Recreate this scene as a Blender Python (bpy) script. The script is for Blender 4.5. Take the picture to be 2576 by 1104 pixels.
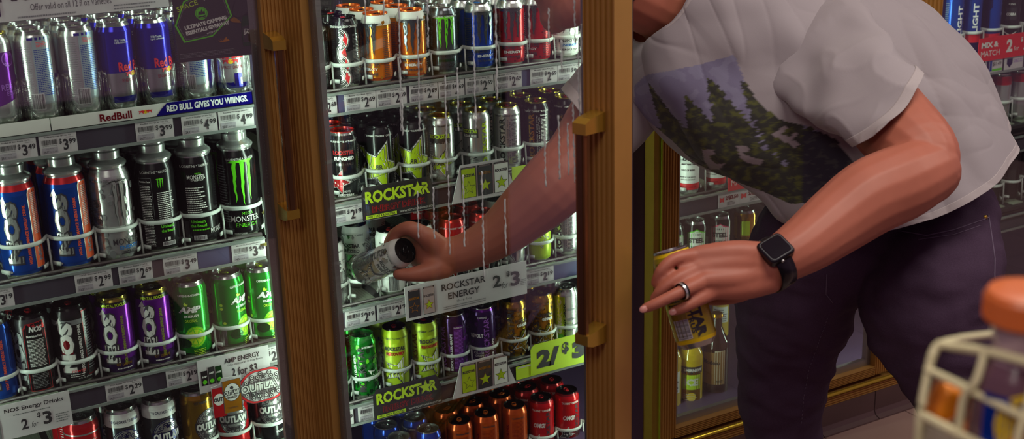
import bpy, bmesh, math, random
from mathutils import Vector, Matrix, noise
from mathutils.geometry import tessellate_polygon
from mathutils.bvhtree import BVHTree

for o in list(bpy.data.objects): bpy.data.objects.remove(o)
random.seed(7)
SC = bpy.context.scene
COL = SC.collection

# ------------------------------------------------------------------ camera
F = 3193.0; CX, CY = 1288.0, 552.0
_x = Vector((7200-CX, -634-CY, F)).normalized()
_d = Vector((282, 10000, F)); _d = (_d - _x*_x.dot(_d)).normalized()
_y = _x.cross(_d)
if _y.z < 0: _y = -_y
WX, WY, WZ = _x, _y, -_d                     # world axes in camera coordinates (x right, y down, z ahead)
def ray(px, py):
    c = Vector(((px-CX)/F, (py-CY)/F, 1.0))
    return Vector((WX.dot(c), WY.dot(c), WZ.dot(c)))
K = 2.75/2.55
DIST = (ray(665, 770)*2.75).y - 0.045        # camera to shelf-rail plane (Y = 0)
_r = ray(2205, 1040); HGT = -(_r*((DIST-0.12)/_r.y)).z
CAM = Vector((0, -DIST, HGT))
def onY(px, py, y=0.0):
    d = ray(px, py); return CAM + d*((y-CAM.y)/d.y)
def atz(px, py, z):                          # z in units of the first calibration
    return CAM + ray(px, py)*(z*K)
def pxm(r, z): return r*z*K/F

cd = bpy.data.cameras.new('camera'); cam = bpy.data.objects.new('camera', cd); COL.objects.link(cam)
Rm = Matrix(((WX.x, -WX.y, -WX.z), (WY.x, -WY.y, -WY.z), (WZ.x, -WZ.y, -WZ.z)))
cam.matrix_world = Matrix.Translation(CAM) @ Rm.to_4x4()
cd.sensor_fit = 'HORIZONTAL'; cd.sensor_width = 36.0; cd.lens = 36.0*F/2576.0
cd.clip_start = 0.05; cd.clip_end = 60
cd.dof.use_dof = True; cd.dof.focus_distance = 2.72; cd.dof.aperture_fstop = 5.0
SC.camera = cam

# ------------------------------------------------------------------ world, lamps, exposure
def lin(c):
    return tuple(((v/255.0)/12.92 if v/255.0 <= .04045 else ((v/255.0+.055)/1.055)**2.4) for v in c)
w = bpy.data.worlds.new('store_air'); SC.world = w; w.use_nodes = True
bg = w.node_tree.nodes['Background']; bg.inputs[0].default_value = (*lin((176, 132, 160)), 1); bg.inputs[1].default_value = WORLD_S = 0.38
def area(name, loc, rot, sx, sy, power, col):
    l = bpy.data.lights.new(name, 'AREA'); l.shape = 'RECTANGLE'; l.size = sx; l.size_y = sy; l.energy = power; l.color = col
    o = bpy.data.objects.new(name, l); COL.objects.link(o); o.location = loc; o.rotation_euler = rot; return o
area('ceiling_panel_light', (1.6, -1.5, 2.75), (0, 0, 0), 1.2, 0.6, 24, (1.0, .95, .84))
area('ceiling_panel_light', (3.6, -1.6, 2.75), (0, 0, 0), 1.2, 0.6, 24, (1.0, .95, .84))
area('ceiling_panel_light', (-0.6, -2.4, 2.75), (0, 0, 0), 1.2, 0.6, 20, (1.0, .95, .84))
LED_S = 48.0
SC.view_settings.view_transform = 'Standard'; SC.view_settings.look = 'None'
SC.view_settings.gamma = 1.0; SC.view_settings.use_curve_mapping = False; SC.view_settings.exposure = 0.12

# ------------------------------------------------------------------ materials
MATS = {}
def M(name, col=(128,128,128), metal=0.0, rough=0.5, var=0.12, scale=40.0, bump=0.0, emit=None, spec=0.5, alpha=None, sheen=0.0):
    if name in MATS: return MATS[name]
    m = bpy.data.materials.new(name); m.use_nodes = True; nt = m.node_tree; N = nt.nodes; L = nt.links
    b = N['Principled BSDF']; c = lin(col)
    tc = N.new('ShaderNodeTexCoord'); nz = N.new('ShaderNodeTexNoise'); nz.inputs['Scale'].default_value = scale; nz.inputs['Detail'].default_value = 4
    L.new(tc.outputs['Object'], nz.inputs['Vector'])
    mx = N.new('ShaderNodeMix'); mx.data_type = 'RGBA'
    mx.inputs[6].default_value = (*[v*(1-var) for v in c], 1); mx.inputs[7].default_value = (*[min(1, v*(1+var)) for v in c], 1)
    L.new(nz.outputs['Fac'], mx.inputs[0]); L.new(mx.outputs[2], b.inputs['Base Color'])
    b.inputs['Metallic'].default_value = metal; b.inputs['Roughness'].default_value = rough; b.inputs['Specular IOR Level'].default_value = spec
    if sheen: b.inputs['Sheen Weight'].default_value = sheen
    if bump:
        bp = N.new('ShaderNodeBump'); bp.inputs['Strength'].default_value = bump; bp.inputs['Distance'].default_value = .002
        L.new(nz.outputs['Fac'], bp.inputs['Height']); L.new(bp.outputs['Normal'], b.inputs['Normal'])
    if emit:
        b.inputs['Emission Color'].default_value = (*lin(emit[0]), 1); b.inputs['Emission Strength'].default_value = emit[1]
    if alpha is not None: b.inputs['Alpha'].default_value = alpha
    MATS[name] = m; return m
def glassmat(name, tint, ior=1.5, rough=0.02, extra=0.0):
    if name in MATS: return MATS[name]
    m = bpy.data.materials.new(name); m.use_nodes = True; nt = m.node_tree; N = nt.nodes; L = nt.links
    out = N['Material Output']; N.remove(N['Principled BSDF'])
    t = N.new('ShaderNodeBsdfTransparent'); t.inputs[0].default_value = (*tint, 1)
    g = N.new('ShaderNodeBsdfGlossy'); g.inputs['Roughness'].default_value = rough
    f0 = ((ior-1)/(ior+1))**2+extra                        # Schlick reflectance, the same from either side of the pane
    fr = N.new('ShaderNodeLayerWeight'); fr.inputs['Blend'].default_value = .5
    pw = N.new('ShaderNodeMath'); pw.operation = 'POWER'; pw.inputs[1].default_value = 5; L.new(fr.outputs['Facing'], pw.inputs[0])
    ad = N.new('ShaderNodeMath'); ad.operation = 'MULTIPLY_ADD'; ad.inputs[1].default_value = 1-f0; ad.inputs[2].default_value = f0; ad.use_clamp = True
    mx = N.new('ShaderNodeMixShader'); L.new(pw.outputs[0], ad.inputs[0]); L.new(ad.outputs[0], mx.inputs[0])
    L.new(t.outputs[0], mx.inputs[1]); L.new(g.outputs[0], mx.inputs[2]); L.new(mx.outputs[0], out.inputs[0])
    MATS[name] = m; return m

# painted print / metal colours: name -> (rgb, metallic, roughness)
PAL = dict(citron=((176,156,34),.35,.4), olive=((140,122,30),.35,.4), 
 
 silver=((206,208,206),.8,.34), alu=((176,178,176),.9,.28), white=((225,226,222),.1,.35), offwhite=((205,203,198),0,.5), black=((22,20,22),.35,.28),
 ink=((38,32,38),0,.5), grey=((120,120,122),.3,.4), dkgrey=((62,60,62),.5,.35), charcoal=((40,36,38),.5,.3), paper=((186,180,182),0,.55), paper2=((150,142,150),0,.55),
 rbblue=((18,14,150),.65,.26), red=((190,16,24),.4,.3), dkred=((130,14,22),.5,.3), redpaint=((200,20,28),0,.45), yellow=((226,190,20),.2,.35), gold=((176,130,30),.8,.28), amber=((196,126,20),.6,.3),
 lime=((170,196,20),.25,.32), limeink=((176,204,30),0,.45), green=((20,150,40),.7,.26), dkgreen=((10,70,24),.6,.28), mgreen=((90,190,20),.1,.35), purple=((110,20,150),.65,.28), dkpurple=((52,18,78),.6,.28), lilac=((150,90,190),.3,.35),
 nosblue=((14,70,170),.6,.26), orange=((232,120,14),.6,.28), dorange=((196,78,18),.55,.3), orangeink=((226,84,20),0,.45), blue=((20,60,170),.6,.28), navy=((20,24,80),.5,.3), skyblue=((40,120,200),.4,.3), teal=((158,174,178),.5,.35), pink=((222,70,110),.2,.4),
 smoke=((96,100,106),.85,.3), cream=((214,206,180),0,.5), brown=((60,34,20),.1,.15), tan=((150,110,60),.2,.4), redlid=((205,50,40),.6,.3), greenlid=((60,170,70),.7,.3), orangelid=((220,104,30),.6,.3), goldlid=((176,160,70),.9,.25), blacklid=((24,20,22),.6,.25), redtab=((200,40,46),.6,.3), limetab=((170,190,50),.7,.3))
def pm(n):
    c, me, ro = PAL[n]; return M('paint_'+n, c, me, ro*.68 if me > .3 else ro, .06, 60)
GLASS = glassmat('door_glass', (.96, .98, .965), 1.5, .015, .045)
CLEAR = glassmat('clear_plastic', (.97, .98, .97), 1.5, .08, .13)
STOP = M('milky_plastic', (205, 210, 205), 0, .25, .03, 30, alpha=.78)
GOLD = M('anodised_gold', (178, 132, 66), .40, .42, .08, 25)
GOLDB = M('polished_brass', (196, 160, 66), .8, .25, .08, 25)
FRAMEBLK = M('black_frame', (66, 47, 76), 0, .5, .1, 20)
INNER = M('cooler_liner', (42, 32, 38), 0, .7, .15, 6)
RAIL = M('label_rail', (66, 60, 72), .1, .4, .08, 20)
RAILBLUE = M('label_rail_film', (72, 70, 104), 0, .35, .1, 30)
LIP = M('rail_lip', (128, 132, 130), .2, .25, .05, 20)
DECK = M('shelf_deck', (46, 38, 43), .1, .6, .1, 20)
TRACK = M('lane_track', (140, 146, 130), .1, .3, .06, 20)
SPACER = M('glazing_spacer', (128, 122, 124), .6, .4, .05, 30)
GASKET = M('gasket', (40, 30, 40), 0, .6, .1, 20)

# ------------------------------------------------------------------ mesh builder
class MB:
    def __init__(s): s.v = []; s.f = []; s.mi = []; s.sm = []; s.mats = []
    def m(s, mat):
        if mat not in s.mats: s.mats.append(mat)
        return s.mats.index(mat)
    def add(s, vs, fs, mat, smooth=False):
        b = len(s.v); i = s.m(mat); s.v.extend(vs)
        for f in fs: s.f.append(tuple(b+k for k in f)); s.mi.append(i); s.sm.append(smooth)
        return s
    def box(s, x0, x1, y0, y1, z0, z1, mat):
        vs = [(x,y,z) for z in (z0,z1) for y in (y0,y1) for x in (x0,x1)]
        return s.add(vs, [(0,2,3,1),(4,5,7,6),(0,1,5,4),(2,6,7,3),(0,4,6,2),(1,3,7,5)], mat)
    def lathe(s, prof, mat, n=28, smooth=True, cap=True):
        """prof: list of (r, z[, mat]); the material of a ring pair is that of its lower point"""
        for k in range(len(prof)-1):
            a, b = prof[k], prof[k+1]; mt = a[2] if len(a) > 2 else mat
            vs = []
            for r, z in ((a[0],a[1]),(b[0],b[1])):
                vs += [(r*math.sin(2*math.pi*i/n), -r*math.cos(2*math.pi*i/n), z) for i in range(n)]
            s.add(vs, [(i,(i+1)%n,n+(i+1)%n,n+i) for i in range(n)], mt, smooth)
        return s
    def tube(s, pts, r, mat, n=8, ry=1.0, caps=True, closed=False):
        pts = [Vector(p) for p in pts]; rs = r if isinstance(r, (list,tuple)) else [r]*len(pts)
        vs = []; up = Vector((0,0,1)); m = len(pts)
        for i, p in enumerate(pts):
            t = (pts[(i+1)%m]-pts[i-1]) if closed else (pts[min(i+1,m-1)]-pts[max(i-1,0)])
            t.normalize(); u = up if abs(t.z) < .95 else Vector((0,1,0))
            a = t.cross(u).normalized(); b = a.cross(t).normalized()
            vs += [tuple(p + a*rs[i]*math.cos(2*math.pi*k/n) + b*rs[i]*ry*math.sin(2*math.pi*k/n)) for k in range(n)]
        fs = [(i*n+k, i*n+(k+1)%n, ((i+1)%m)*n+(k+1)%n, ((i+1)%m)*n+k) for i in range(m if closed else m-1) for k in range(n)]
        if caps and not closed: fs += [tuple(range(n))[::-1], tuple((m-1)*n+k for k in range(n))]
        return s.add(vs, fs, mat, True)
    def prism(s, pts, y0, y1, mat):
        """polygon in (x,z) extruded along y"""
        n = len(pts); vs = [(x,y0,z) for x,z in pts] + [(x,y1,z) for x,z in pts]
        fs = [(i,(i+1)%n,n+(i+1)%n,n+i) for i in range(n)]
        tri = tessellate_polygon([[Vector((x,z,0)) for x,z in pts]])
        fs += [tuple(t) for t in tri] + [tuple(n+k for k in t[::-1]) for t in tri]
        return s.add(vs, fs, mat)
    def profz(s, prof, z0, z1, mat):
        """closed (x,y) cross-section extruded along z"""
        n = len(prof); vs = [(x,y,z0) for x,y in prof] + [(x,y,z1) for x,y in prof]
        fs = [(i,(i+1)%n,n+(i+1)%n,n+i) for i in range(n)]
        tri = tessellate_polygon([[Vector((x,y,0)) for x,y in prof]])
        fs += [tuple(t) for t in tri] + [tuple(n+k for k in t[::-1]) for t in tri]
        return s.add(vs, fs, mat)
    def mesh(s, name):
        me = bpy.data.meshes.new(name); me.from_pydata([tuple(v) for v in s.v], [], s.f)
        for m in s.mats: me.materials.append(m)
        me.polygons.foreach_set('material_index', s.mi); me.polygons.foreach_set('use_smooth', s.sm)
        me.validate(); me.update(); return me
    def build(s, name, parent=None): return obj(name, s.mesh(name), parent)
def obj(name, me, parent=None):
    o = bpy.data.objects.new(name, me); COL.objects.link(o)
    if parent: o.parent = parent
    return o
LABELS = {}
def tag(o, label, cat, group=None):
    o['label'] = label; o['category'] = cat
    if group: o['group'] = group
    LABELS.setdefault(label, []).append(o)
    return o
def thing(name, label, cat, loc=(0,0,0), rot=(0,0,0), group=None, scale=1.0):
    o = bpy.data.objects.new(name, None); COL.objects.link(o); o.empty_display_size = .02
    o.location = loc; o.rotation_euler = rot; o.scale = (scale,)*3
    return tag(o, label, cat, group)
def struct(name, me=None, parent=None):
    o = bpy.data.objects.new(name, me); COL.objects.link(o)
    if parent: o.parent = parent
    else: o['kind'] = 'structure'
    return o

# ------------------------------------------------------------------ flat print (lettering and marks) laid on a surface
TXT = {}
def textgeo(t, bold=0.0, shear=0.0):
    k = (t, bold, shear)
    if k in TXT: return TXT[k]
    c = bpy.data.curves.new('lettering', 'FONT'); c.body = t; c.size = 1; c.resolution_u = 2; c.offset = bold; c.shear = shear; c.fill_mode = 'BOTH'
    o = bpy.data.objects.new('lettering', c); COL.objects.link(o)
    dg = bpy.context.evaluated_depsgraph_get(); me = bpy.data.meshes.new_from_object(o.evaluated_get(dg))
    vs = [(v.co.x, v.co.y) for v in me.vertices]; fs = [tuple(p.vertices) for p in me.polygons]
    bpy.data.objects.remove(o); bpy.data.curves.remove(c); bpy.data.meshes.remove(me)
    if vs:
        x0 = min(v[0] for v in vs); x1 = max(v[0] for v in vs); y0 = min(v[1] for v in vs); y1 = max(v[1] for v in vs)
    else: x0=y0=0; x1=y1=1
    TXT[k] = ([(x-x0, y-y0) for x, y in vs], fs, x1-x0, y1-y0); return TXT[k]

class Art:
    """collects 2-D marks in metres (u right, v up) and lays them on a can (radius R) or on a flat card (R None)"""
    def __init__(s, R=None, off=.0004): s.R = R; s.mb = MB(); s.n = 0; s.off = off
    def _p(s, u, v, o):
        if s.R is None: return (u, -o, v)
        r = s.R+o; a = u/s.R; return (r*math.sin(a), -r*math.cos(a), v)
    def tris(s, vs, fs, col, mat=None):
        s.n += 1; o = s.off + s.n*.00004; mt = mat or pm(col); lim = .008
        if s.R is None:
            s.mb.add([s._p(u,v,o) for u,v in vs], fs, mt); return s
        V = list(vs); out = []
        st = [tuple(f) for f in fs]
        while st:
            f = st.pop()
            if len(f) > 3:
                for k in range(1, len(f)-1): st.append((f[0],f[k],f[k+1]))
                continue
            e = [abs(V[f[k]][0]-V[f[(k+1)%3]][0]) for k in range(3)]; k = max(range(3), key=lambda i: e[i])
            if e[k] > lim and len(out) < 6000:
                a, b, c = f[k], f[(k+1)%3], f[(k+2)%3]
                V.append(((V[a][0]+V[b][0])/2, (V[a][1]+V[b][1])/2)); m = len(V)-1
                st += [(a,m,c),(m,b,c)]
            else: out.append(f)
        s.mb.add([s._p(u,v,o) for u,v in V], out, mt); return s
    def poly(s, pts, col, mat=None):
        return s.tris(pts, [tuple(t) for t in tessellate_polygon([[Vector((x,y,0)) for x,y in pts]])], col, mat)
    def rect(s, u0, u1, v0, v1, col): return s.tris([(u0,v0),(u1,v0),(u1,v1),(u0,v1)], [(0,1,2,3)], col)
    def text(s, t, u, v, h, col, w=None, rot=0, bold=.0, shear=0.0, align='c'):
        vs, fs, tw, th = textgeo(t, bold, shear)
        sy = h/th; sx = (w/tw) if w else sy
        ax = {'c': tw*sx/2, 'l': 0, 'r': tw*sx}[align]
        c, sn = math.cos(math.radians(rot)), math.sin(math.radians(rot)); out = []
        for x, y in vs:
            x = x*sx-ax; y = y*sy-h/2; out.append((u+x*c-y*sn, v+x*sn+y*c))
        return s.tris(out, fs, col)
    def lines(s, u0, u1, v0, v1, n, col, frac=.45, rag=.3, rot=0):
        """a block of small print seen as ragged lines"""
        vs = []; fs = []
        for i in range(n):
            h = (v1-v0)/n; vv = v1-(i+1)*h; x = u0
            end = u1-(u1-u0)*random.random()*rag
            while x < end-.0005:
                l = random.uniform(.0015,.0045); x2 = min(end, x+l); b = len(vs)
                vs += [(x,vv),(x2,vv),(x2,vv+h*frac),(x,vv+h*frac)]; fs.append((b,b+1,b+2,b+3)); x = x2+.0007
        if vs: s.tris(vs, fs, col)
        return s
    def barcode(s, u0, u1, v0, v1, vert=True, bgc='paper', fg='ink'):
        if bgc: s.rect(u0-.001, u1+.001, v0-.001, v1+.001, bgc)
        vs = []; fs = []; a, b = (u0,u1) if vert else (v0,v1); x = a
        while x < b:
            l = random.choice((.0004,.0007,.0011)); b0 = len(vs); x2 = min(b, x+l)
            vs += [(x,v0),(x2,v0),(x2,v1),(x,v1)] if vert else [(u0,x),(u1,x),(u1,x2),(u0,x2)]
            fs.append((b0,b0+1,b0+2,b0+3)); x = x2+random.choice((.0005,.0008))
        return s.tris(vs, fs, fg)
    def star(s, u, v, r, col, rot=0, inner=.42, sx=1):
        return s.poly([(u+sx*(r if k%2==0 else r*inner)*math.sin(math.radians(rot+36*k)), v+(r if k%2==0 else r*inner)*math.cos(math.radians(rot+36*k))) for k in range(10)], col)
    def disc(s, u, v, r, col, ry=None, n=18, a0=0, a1=360):
        ry = ry or r
        return s.poly([(u+r*math.cos(math.radians(a0+(a1-a0)*k/n)), v+ry*math.sin(math.radians(a0+(a1-a0)*k/n))) for k in range(n)], col)
    def claw(s, u, v, w, h, col, edge=None):
        """three torn vertical strokes with hooked tops"""
        def stroke(cx, ww, hh, top, seed):
            rnd = random.Random(seed); L = []; Rr = []
            n = 9
            for k in range(n+1):
                t = k/n; wd = ww*(1-t)**.6*(.85+.3*rnd.random())*(1 if k < n else .02); j = ww*.35*(rnd.random()-.5)
                y = top-hh*t
                L.append((cx-wd/2+j, y)); Rr.append((cx+wd/2+j, y))
            hook = [(cx-ww*1.5, top+ww*.1), (cx-ww*.3, top+ww*.75), (cx+ww*1.1, top+ww*.55)]
            return hook + Rr + L[::-1]
        for grow, c in (((1.35, edge),) if edge else ()) + ((1.0, col),):
            for cx, hh, sd in ((-w*.33, h*.93, 1), (0, h, 5), (w*.33, h*.88, 9)):
                s.poly(stroke(u+cx, w*.18*grow, hh*(1+.03*(grow-1)), v+h/2, sd), c)
        return s
    def build(s, name, parent): return s.mb.build(name, parent)
    def mesh(s, name): return s.mb.mesh(name)
# ------------------------------------------------------------------ the setting
def ridged(w, d, n, g=.0042):
    """front face of a ridged aluminium moulding: list of (s, depth) across the width, then the back corners"""
    p = [(0, 0)]
    for k in range(n):
        a = w*(k+.15)/n; b = w*(k+.85)/n
        p += [(a, 0), (a+w*.10/n, g), (b-w*.10/n, g), (b, 0)]
    p.append((w, 0)); return p + [(w, d), (0, d)]
def stile(x0, x1, d, z0, z1, n, mat=GOLD):
    mb = MB(); mb.profz([(x0+s, y) for s, y in ridged(x1-x0, d, n)], z0, z1, mat); return mb
def railx(x0, x1, d, z0, z1, n, mat=GOLD, y=0.0):
    pr = ridged(z1-z0, d, n); m = len(pr); mb = MB()
    vs = [(x0, y+q, z0+s) for s, q in pr] + [(x1, y+q, z0+s) for s, q in pr]
    tri = tessellate_polygon([[Vector((s, q, 0)) for s, q in pr]])
    mb.add(vs, [(i,(i+1)%m,m+(i+1)%m,m+i) for i in range(m)] + [tuple(t) for t in tri] + [tuple(m+k for k in t[::-1]) for t in tri], mat); return mb

DY = -.12                                    # front plane of the closed doors
ZB0 = onY(2084, 980, DY).z                   # underside of the bottom door rail
ZB1 = onY(1690, 1082, DY).z                  # its upper edge
ZT = 1.92; TH = .05
def handle(parent, x, zlo, zhi, out=.045):
    h = MB(); h.box(x-.009, x+.009, -out-.007, -out, zlo, zhi, M('handle_bronze', (120, 78, 44), .7, .25)); h.box(x-.0045, x+.0045, -out-.0085, -out-.0065, zlo+.01, zhi-.01, M('handle_groove', (92, 60, 40), .6, .3))
    ho = h.build('handle', parent)
    for z, s in ((zhi, 1), (zlo, -1)):
        b = MB(); pts = [(0,-.002),(.001,-.002)]
        prof = [(-out-.009, z-.012*s), (-out-.009, z+.006*s), (-out+.006, z+.012*s), (-.004, z+.016*s), (0, z+.016*s), (0, z-.016*s), (-.014, z-.014*s)]
        n = len(prof); vs = [(x-.013, y, zz) for y, zz in prof] + [(x+.013, y, zz) for y, zz in prof]
        tri = tessellate_polygon([[Vector((y, zz, 0)) for y, zz in prof]])
        b.add(vs, [(i,(i+1)%n,n+(i+1)%n,n+i) for i in range(n)] + [tuple(t) for t in tri] + [tuple(n+k for k in t) for t in tri], GOLDB)
        b.build('handle_bracket', ho)
def door(n, loc, ang, W, sw, hz=None, hx=None, sides=6):
    r = struct('door_%d' % n); r.location = loc; r.rotation_euler = (0, 0, -math.radians(ang))
    z0, z1 = ZB0, ZT; rb = ZB1-ZB0
    stile(0, sw, TH, z0, z1, sides).build('stile', r); stile(W-sw, W, TH, z0, z1, sides).build('stile', r)
    railx(sw, W-sw, TH, z0, z0+rb, 5).build('bottom_rail', r); railx(sw, W-sw, TH, z1-rb, z1, 5).build('top_rail', r)
    g = MB(); g.box(sw-.004, W-sw+.004, .016, .020, z0+rb-.004, z1-rb+.004, GLASS); g.build('glass_pane', r)
    sp = .019
    for a, b, c, d in ((sw, sw+sp, z0+rb, z1-rb), (W-sw-sp, W-sw, z0+rb, z1-rb), (sw+sp, W-sw-sp, z0+rb, z0+rb+sp), (sw+sp, W-sw-sp, z1-rb-sp, z1-rb)):
        q = MB(); q.box(a, b, .0205, .034, c, d, SPACER); so = q.build('glazing_spacer', r)
        if d-c > .5:
            q = MB(); k = c
            while k < d:
                q.box((a+b)/2-.0008, (a+b)/2+.0008, .0199, .0208, k, k+.0018, LIP); k += .0065
            po = q.build('spacer_perforations', so); po['kind'] = 'stuff'
    for a, b in ((.004, .014), (W-.014, W-.004)):
        q = MB(); q.box(a, b, TH, TH+.009, z0+.01, z1-.01, GASKET); q.build('gasket', r)
    if hz: handle(r, hx, *hz)
    return r
# left door, closed
XL1 = onY(757, 552, DY).x; SW1 = XL1-onY(702, 552, DY).x; DW = .80
door(1, (XL1-DW, DY, 0), 0, DW, SW1, (onY(740, 540, DY-.045).z, onY(706, 108, DY-.045).z), onY(717, 330, DY-.045).x-XL1+DW)
# open door
HPX = onY(747, 552, -.11); W2 = .72*K; AL = 68.7
D2 = door(2, (HPX.x, -.11, 0), AL, W2, .060)
def on_door2(px, py, y=0.0):
    """point of the open door's front plane (offset y) seen at a pixel, in door coordinates"""
    c, s = math.cos(math.radians(AL)), math.sin(math.radians(AL)); o = Vector((HPX.x, -.11, 0)); n = Vector((s, c, 0))
    d = ray(px, py); t = ((o+n*y-CAM).dot(n))/d.dot(n); q = CAM+d*t-o
    return Vector((q.x*c-q.y*s, y, q.z))
hz2 = (on_door2(1470, 855, -.045).z, on_door2(1470, 318, -.045).z)
handle(D2, W2-.030, *hz2)
# right-hand doors, closed
X30 = onY(1667, 500, DY).x; X31 = onY(2232, 930, DY).x
door(3, (X30, DY, 0), 0, X31-X30, onY(1708, 500, DY).x-X30)
X40 = X31+.018
door(4, (X40, DY, 0), 0, .86, onY(2370, 40, DY).x-X40)
# gold jamb beside the open doorway and between doors, black mullions, sill, kick plate
XM1a, XM1b = XL1+.004, HPX.x+.06
XM2a, XM2b = onY(1560, 700, -.06).x, X30-.004
def trim(n, mb): return struct('trim_%d' % n, mb.mesh('trim'))
t = MB(); t.box(onY(1645, 500, DY).x, X30-.003, DY, -.05, ZB0-.01, ZT, M('gold_jamb', (150, 118, 40), .5, .4)); t.box(X30-.0065, X30-.0035, DY-.004, DY, ZB0, ZT, M('gold_bead', (170, 190, 50), .7, .3)); trim(1, t)
t = MB(); t.box(XM2a, onY(1645, 500, DY).x, -.082, -.070, ZB0-.01, ZT, FRAMEBLK); trim(2, t)
t = MB(); t.box(XM1a, XM1b, -.082, -.070, ZB0-.01, ZT, FRAMEBLK); trim(3, t)
t = MB(); t.box(X31+.001, X40-.001, DY+.02, -.075, ZB0-.01, ZT, FRAMEBLK); t.box(X31-.035, X40+.035, -.078, -.070, ZB0-.01, ZT, FRAMEBLK); trim(4, t)
t = MB(); t.box(XL1-DW-.09, XL1-DW+.03, -.082, -.070, ZB0-.01, ZT, FRAMEBLK); trim(9, t)  # unseen left mullion, added to screen its lamp from the open door's glass
ZK1 = ZB0-.006; ZK0 = onY(2071, 1020, DY).z
t = railx(-.6, 4.2, .05, ZK0, ZK1-.009, 4, GOLD, DY-.01); trim(5, t)
t = MB(); t.tube([(-.6, DY-.012, ZK1-.005), (4.2, DY-.012, ZK1-.005)], .0055, M('sill_brass', (214, 190, 60), .8, .25)); trim(6, t)
t = MB(); t.box(-.6, 4.2, DY+.03, .8, ZK0-.01, ZB0-.004, FRAMEBLK); trim(7, t)
t = MB(); t.box(-.6, 4.2, DY, .8, ZT, 2.2, GOLD); trim(8, t)
# cooler liner
def shell(name, *a):
    q = MB(); q.box(*a, INNER); return struct(name, q.mesh(name))
shell('wall_back', -.6, 4.2, .80, .84, 0, 2.2); shell('wall_left', -.64, -.6, DY+.06, .84, 0, 2.2); shell('wall_right', 4.2, 4.24, DY+.06, .84, 0, 2.2)
# tiled base under the doors
TILE = M('base_tile', (84, 62, 60), 0, .45, .22, 9, .15); GROUT = M('grout', (44, 32, 36), 0, .8)
bb = struct('baseboard_front')
q = MB(); q.box(-.6, 4.2, DY, DY+.05, 0, ZK0, GROUT); q.build('grout_bed', bb)
XG = onY(2203, 980, DY-.012).x; pit = .205
tm = MB(); pr = [(0, ZK0-.001), (0, .022), (-.006, .010), (-.020, .004), (-.020, 0), (.012, 0), (.012, ZK0-.001)]
n = len(pr); tm.add([(.0015, y, z) for y, z in pr]+[(pit-.0015, y, z) for y, z in pr], [(i,(i+1)%n,n+(i+1)%n,n+i) for i in range(n)]+[tuple(range(n)), tuple(range(n,2*n))[::-1]], TILE); tme = tm.mesh('base_tile')
for k in range(-11, 10):
    o = obj('base_tile', tme, bb); o.location = (XG+k*pit, DY-.012, 0)
# floor
fl = struct('floor'); q = MB(); q.box(-3, 6, -6, DY+.04, -.03, -.002, GROUT); q.build('grout_bed', fl)
FT = M('floor_tile', (150, 122, 112), 0, .35, .10, 7, .05)
tm = MB(); ts = .305; tm.box(.0015, ts-.0015, .0015, ts-.0015, -.006, 0, FT); tme = tm.mesh('floor_tile')
fx = onY(2290, 1030, DY-.05).x
for i in range(-5, 8):
    for j in range(1, 9):
        o = obj('floor_tile', tme, fl); o.location = (fx+i*ts, DY-.03-j*ts, 0)
# LED tubes behind the mullions
LEDM = M('led_tube', (255, 255, 255), 0, .5, 0, 1, emit=((224, 255, 232), LED_S)); LEDC = M('led_housing', (150, 150, 150), .6, .4)
for x0, lab in ((XM1a-DW-.03, 'on the far mullion beyond the tall blue cans'), ((XM1a+XM1b)/2, 'behind the open door hinge'), ((XM2a+X30)/2-.01, 'on the black mullion between doorway and beer door'), ((X31+X40)/2, 'on the mullion behind the man')):
    r = thing('led_lamp', 'vertical white LED lamp '+lab, 'lamp', (x0, 0, 0))
    q = MB(); q.box(-.030, .030, -.0685, -.0645, .16, ZT-.06, LEDC); q.build('housing', r)
    q = MB(); q.tube([(0, -.056, .17), (0, -.056, ZT-.07)], .0075, LEDM, 10); q.build('tube', r)

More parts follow.
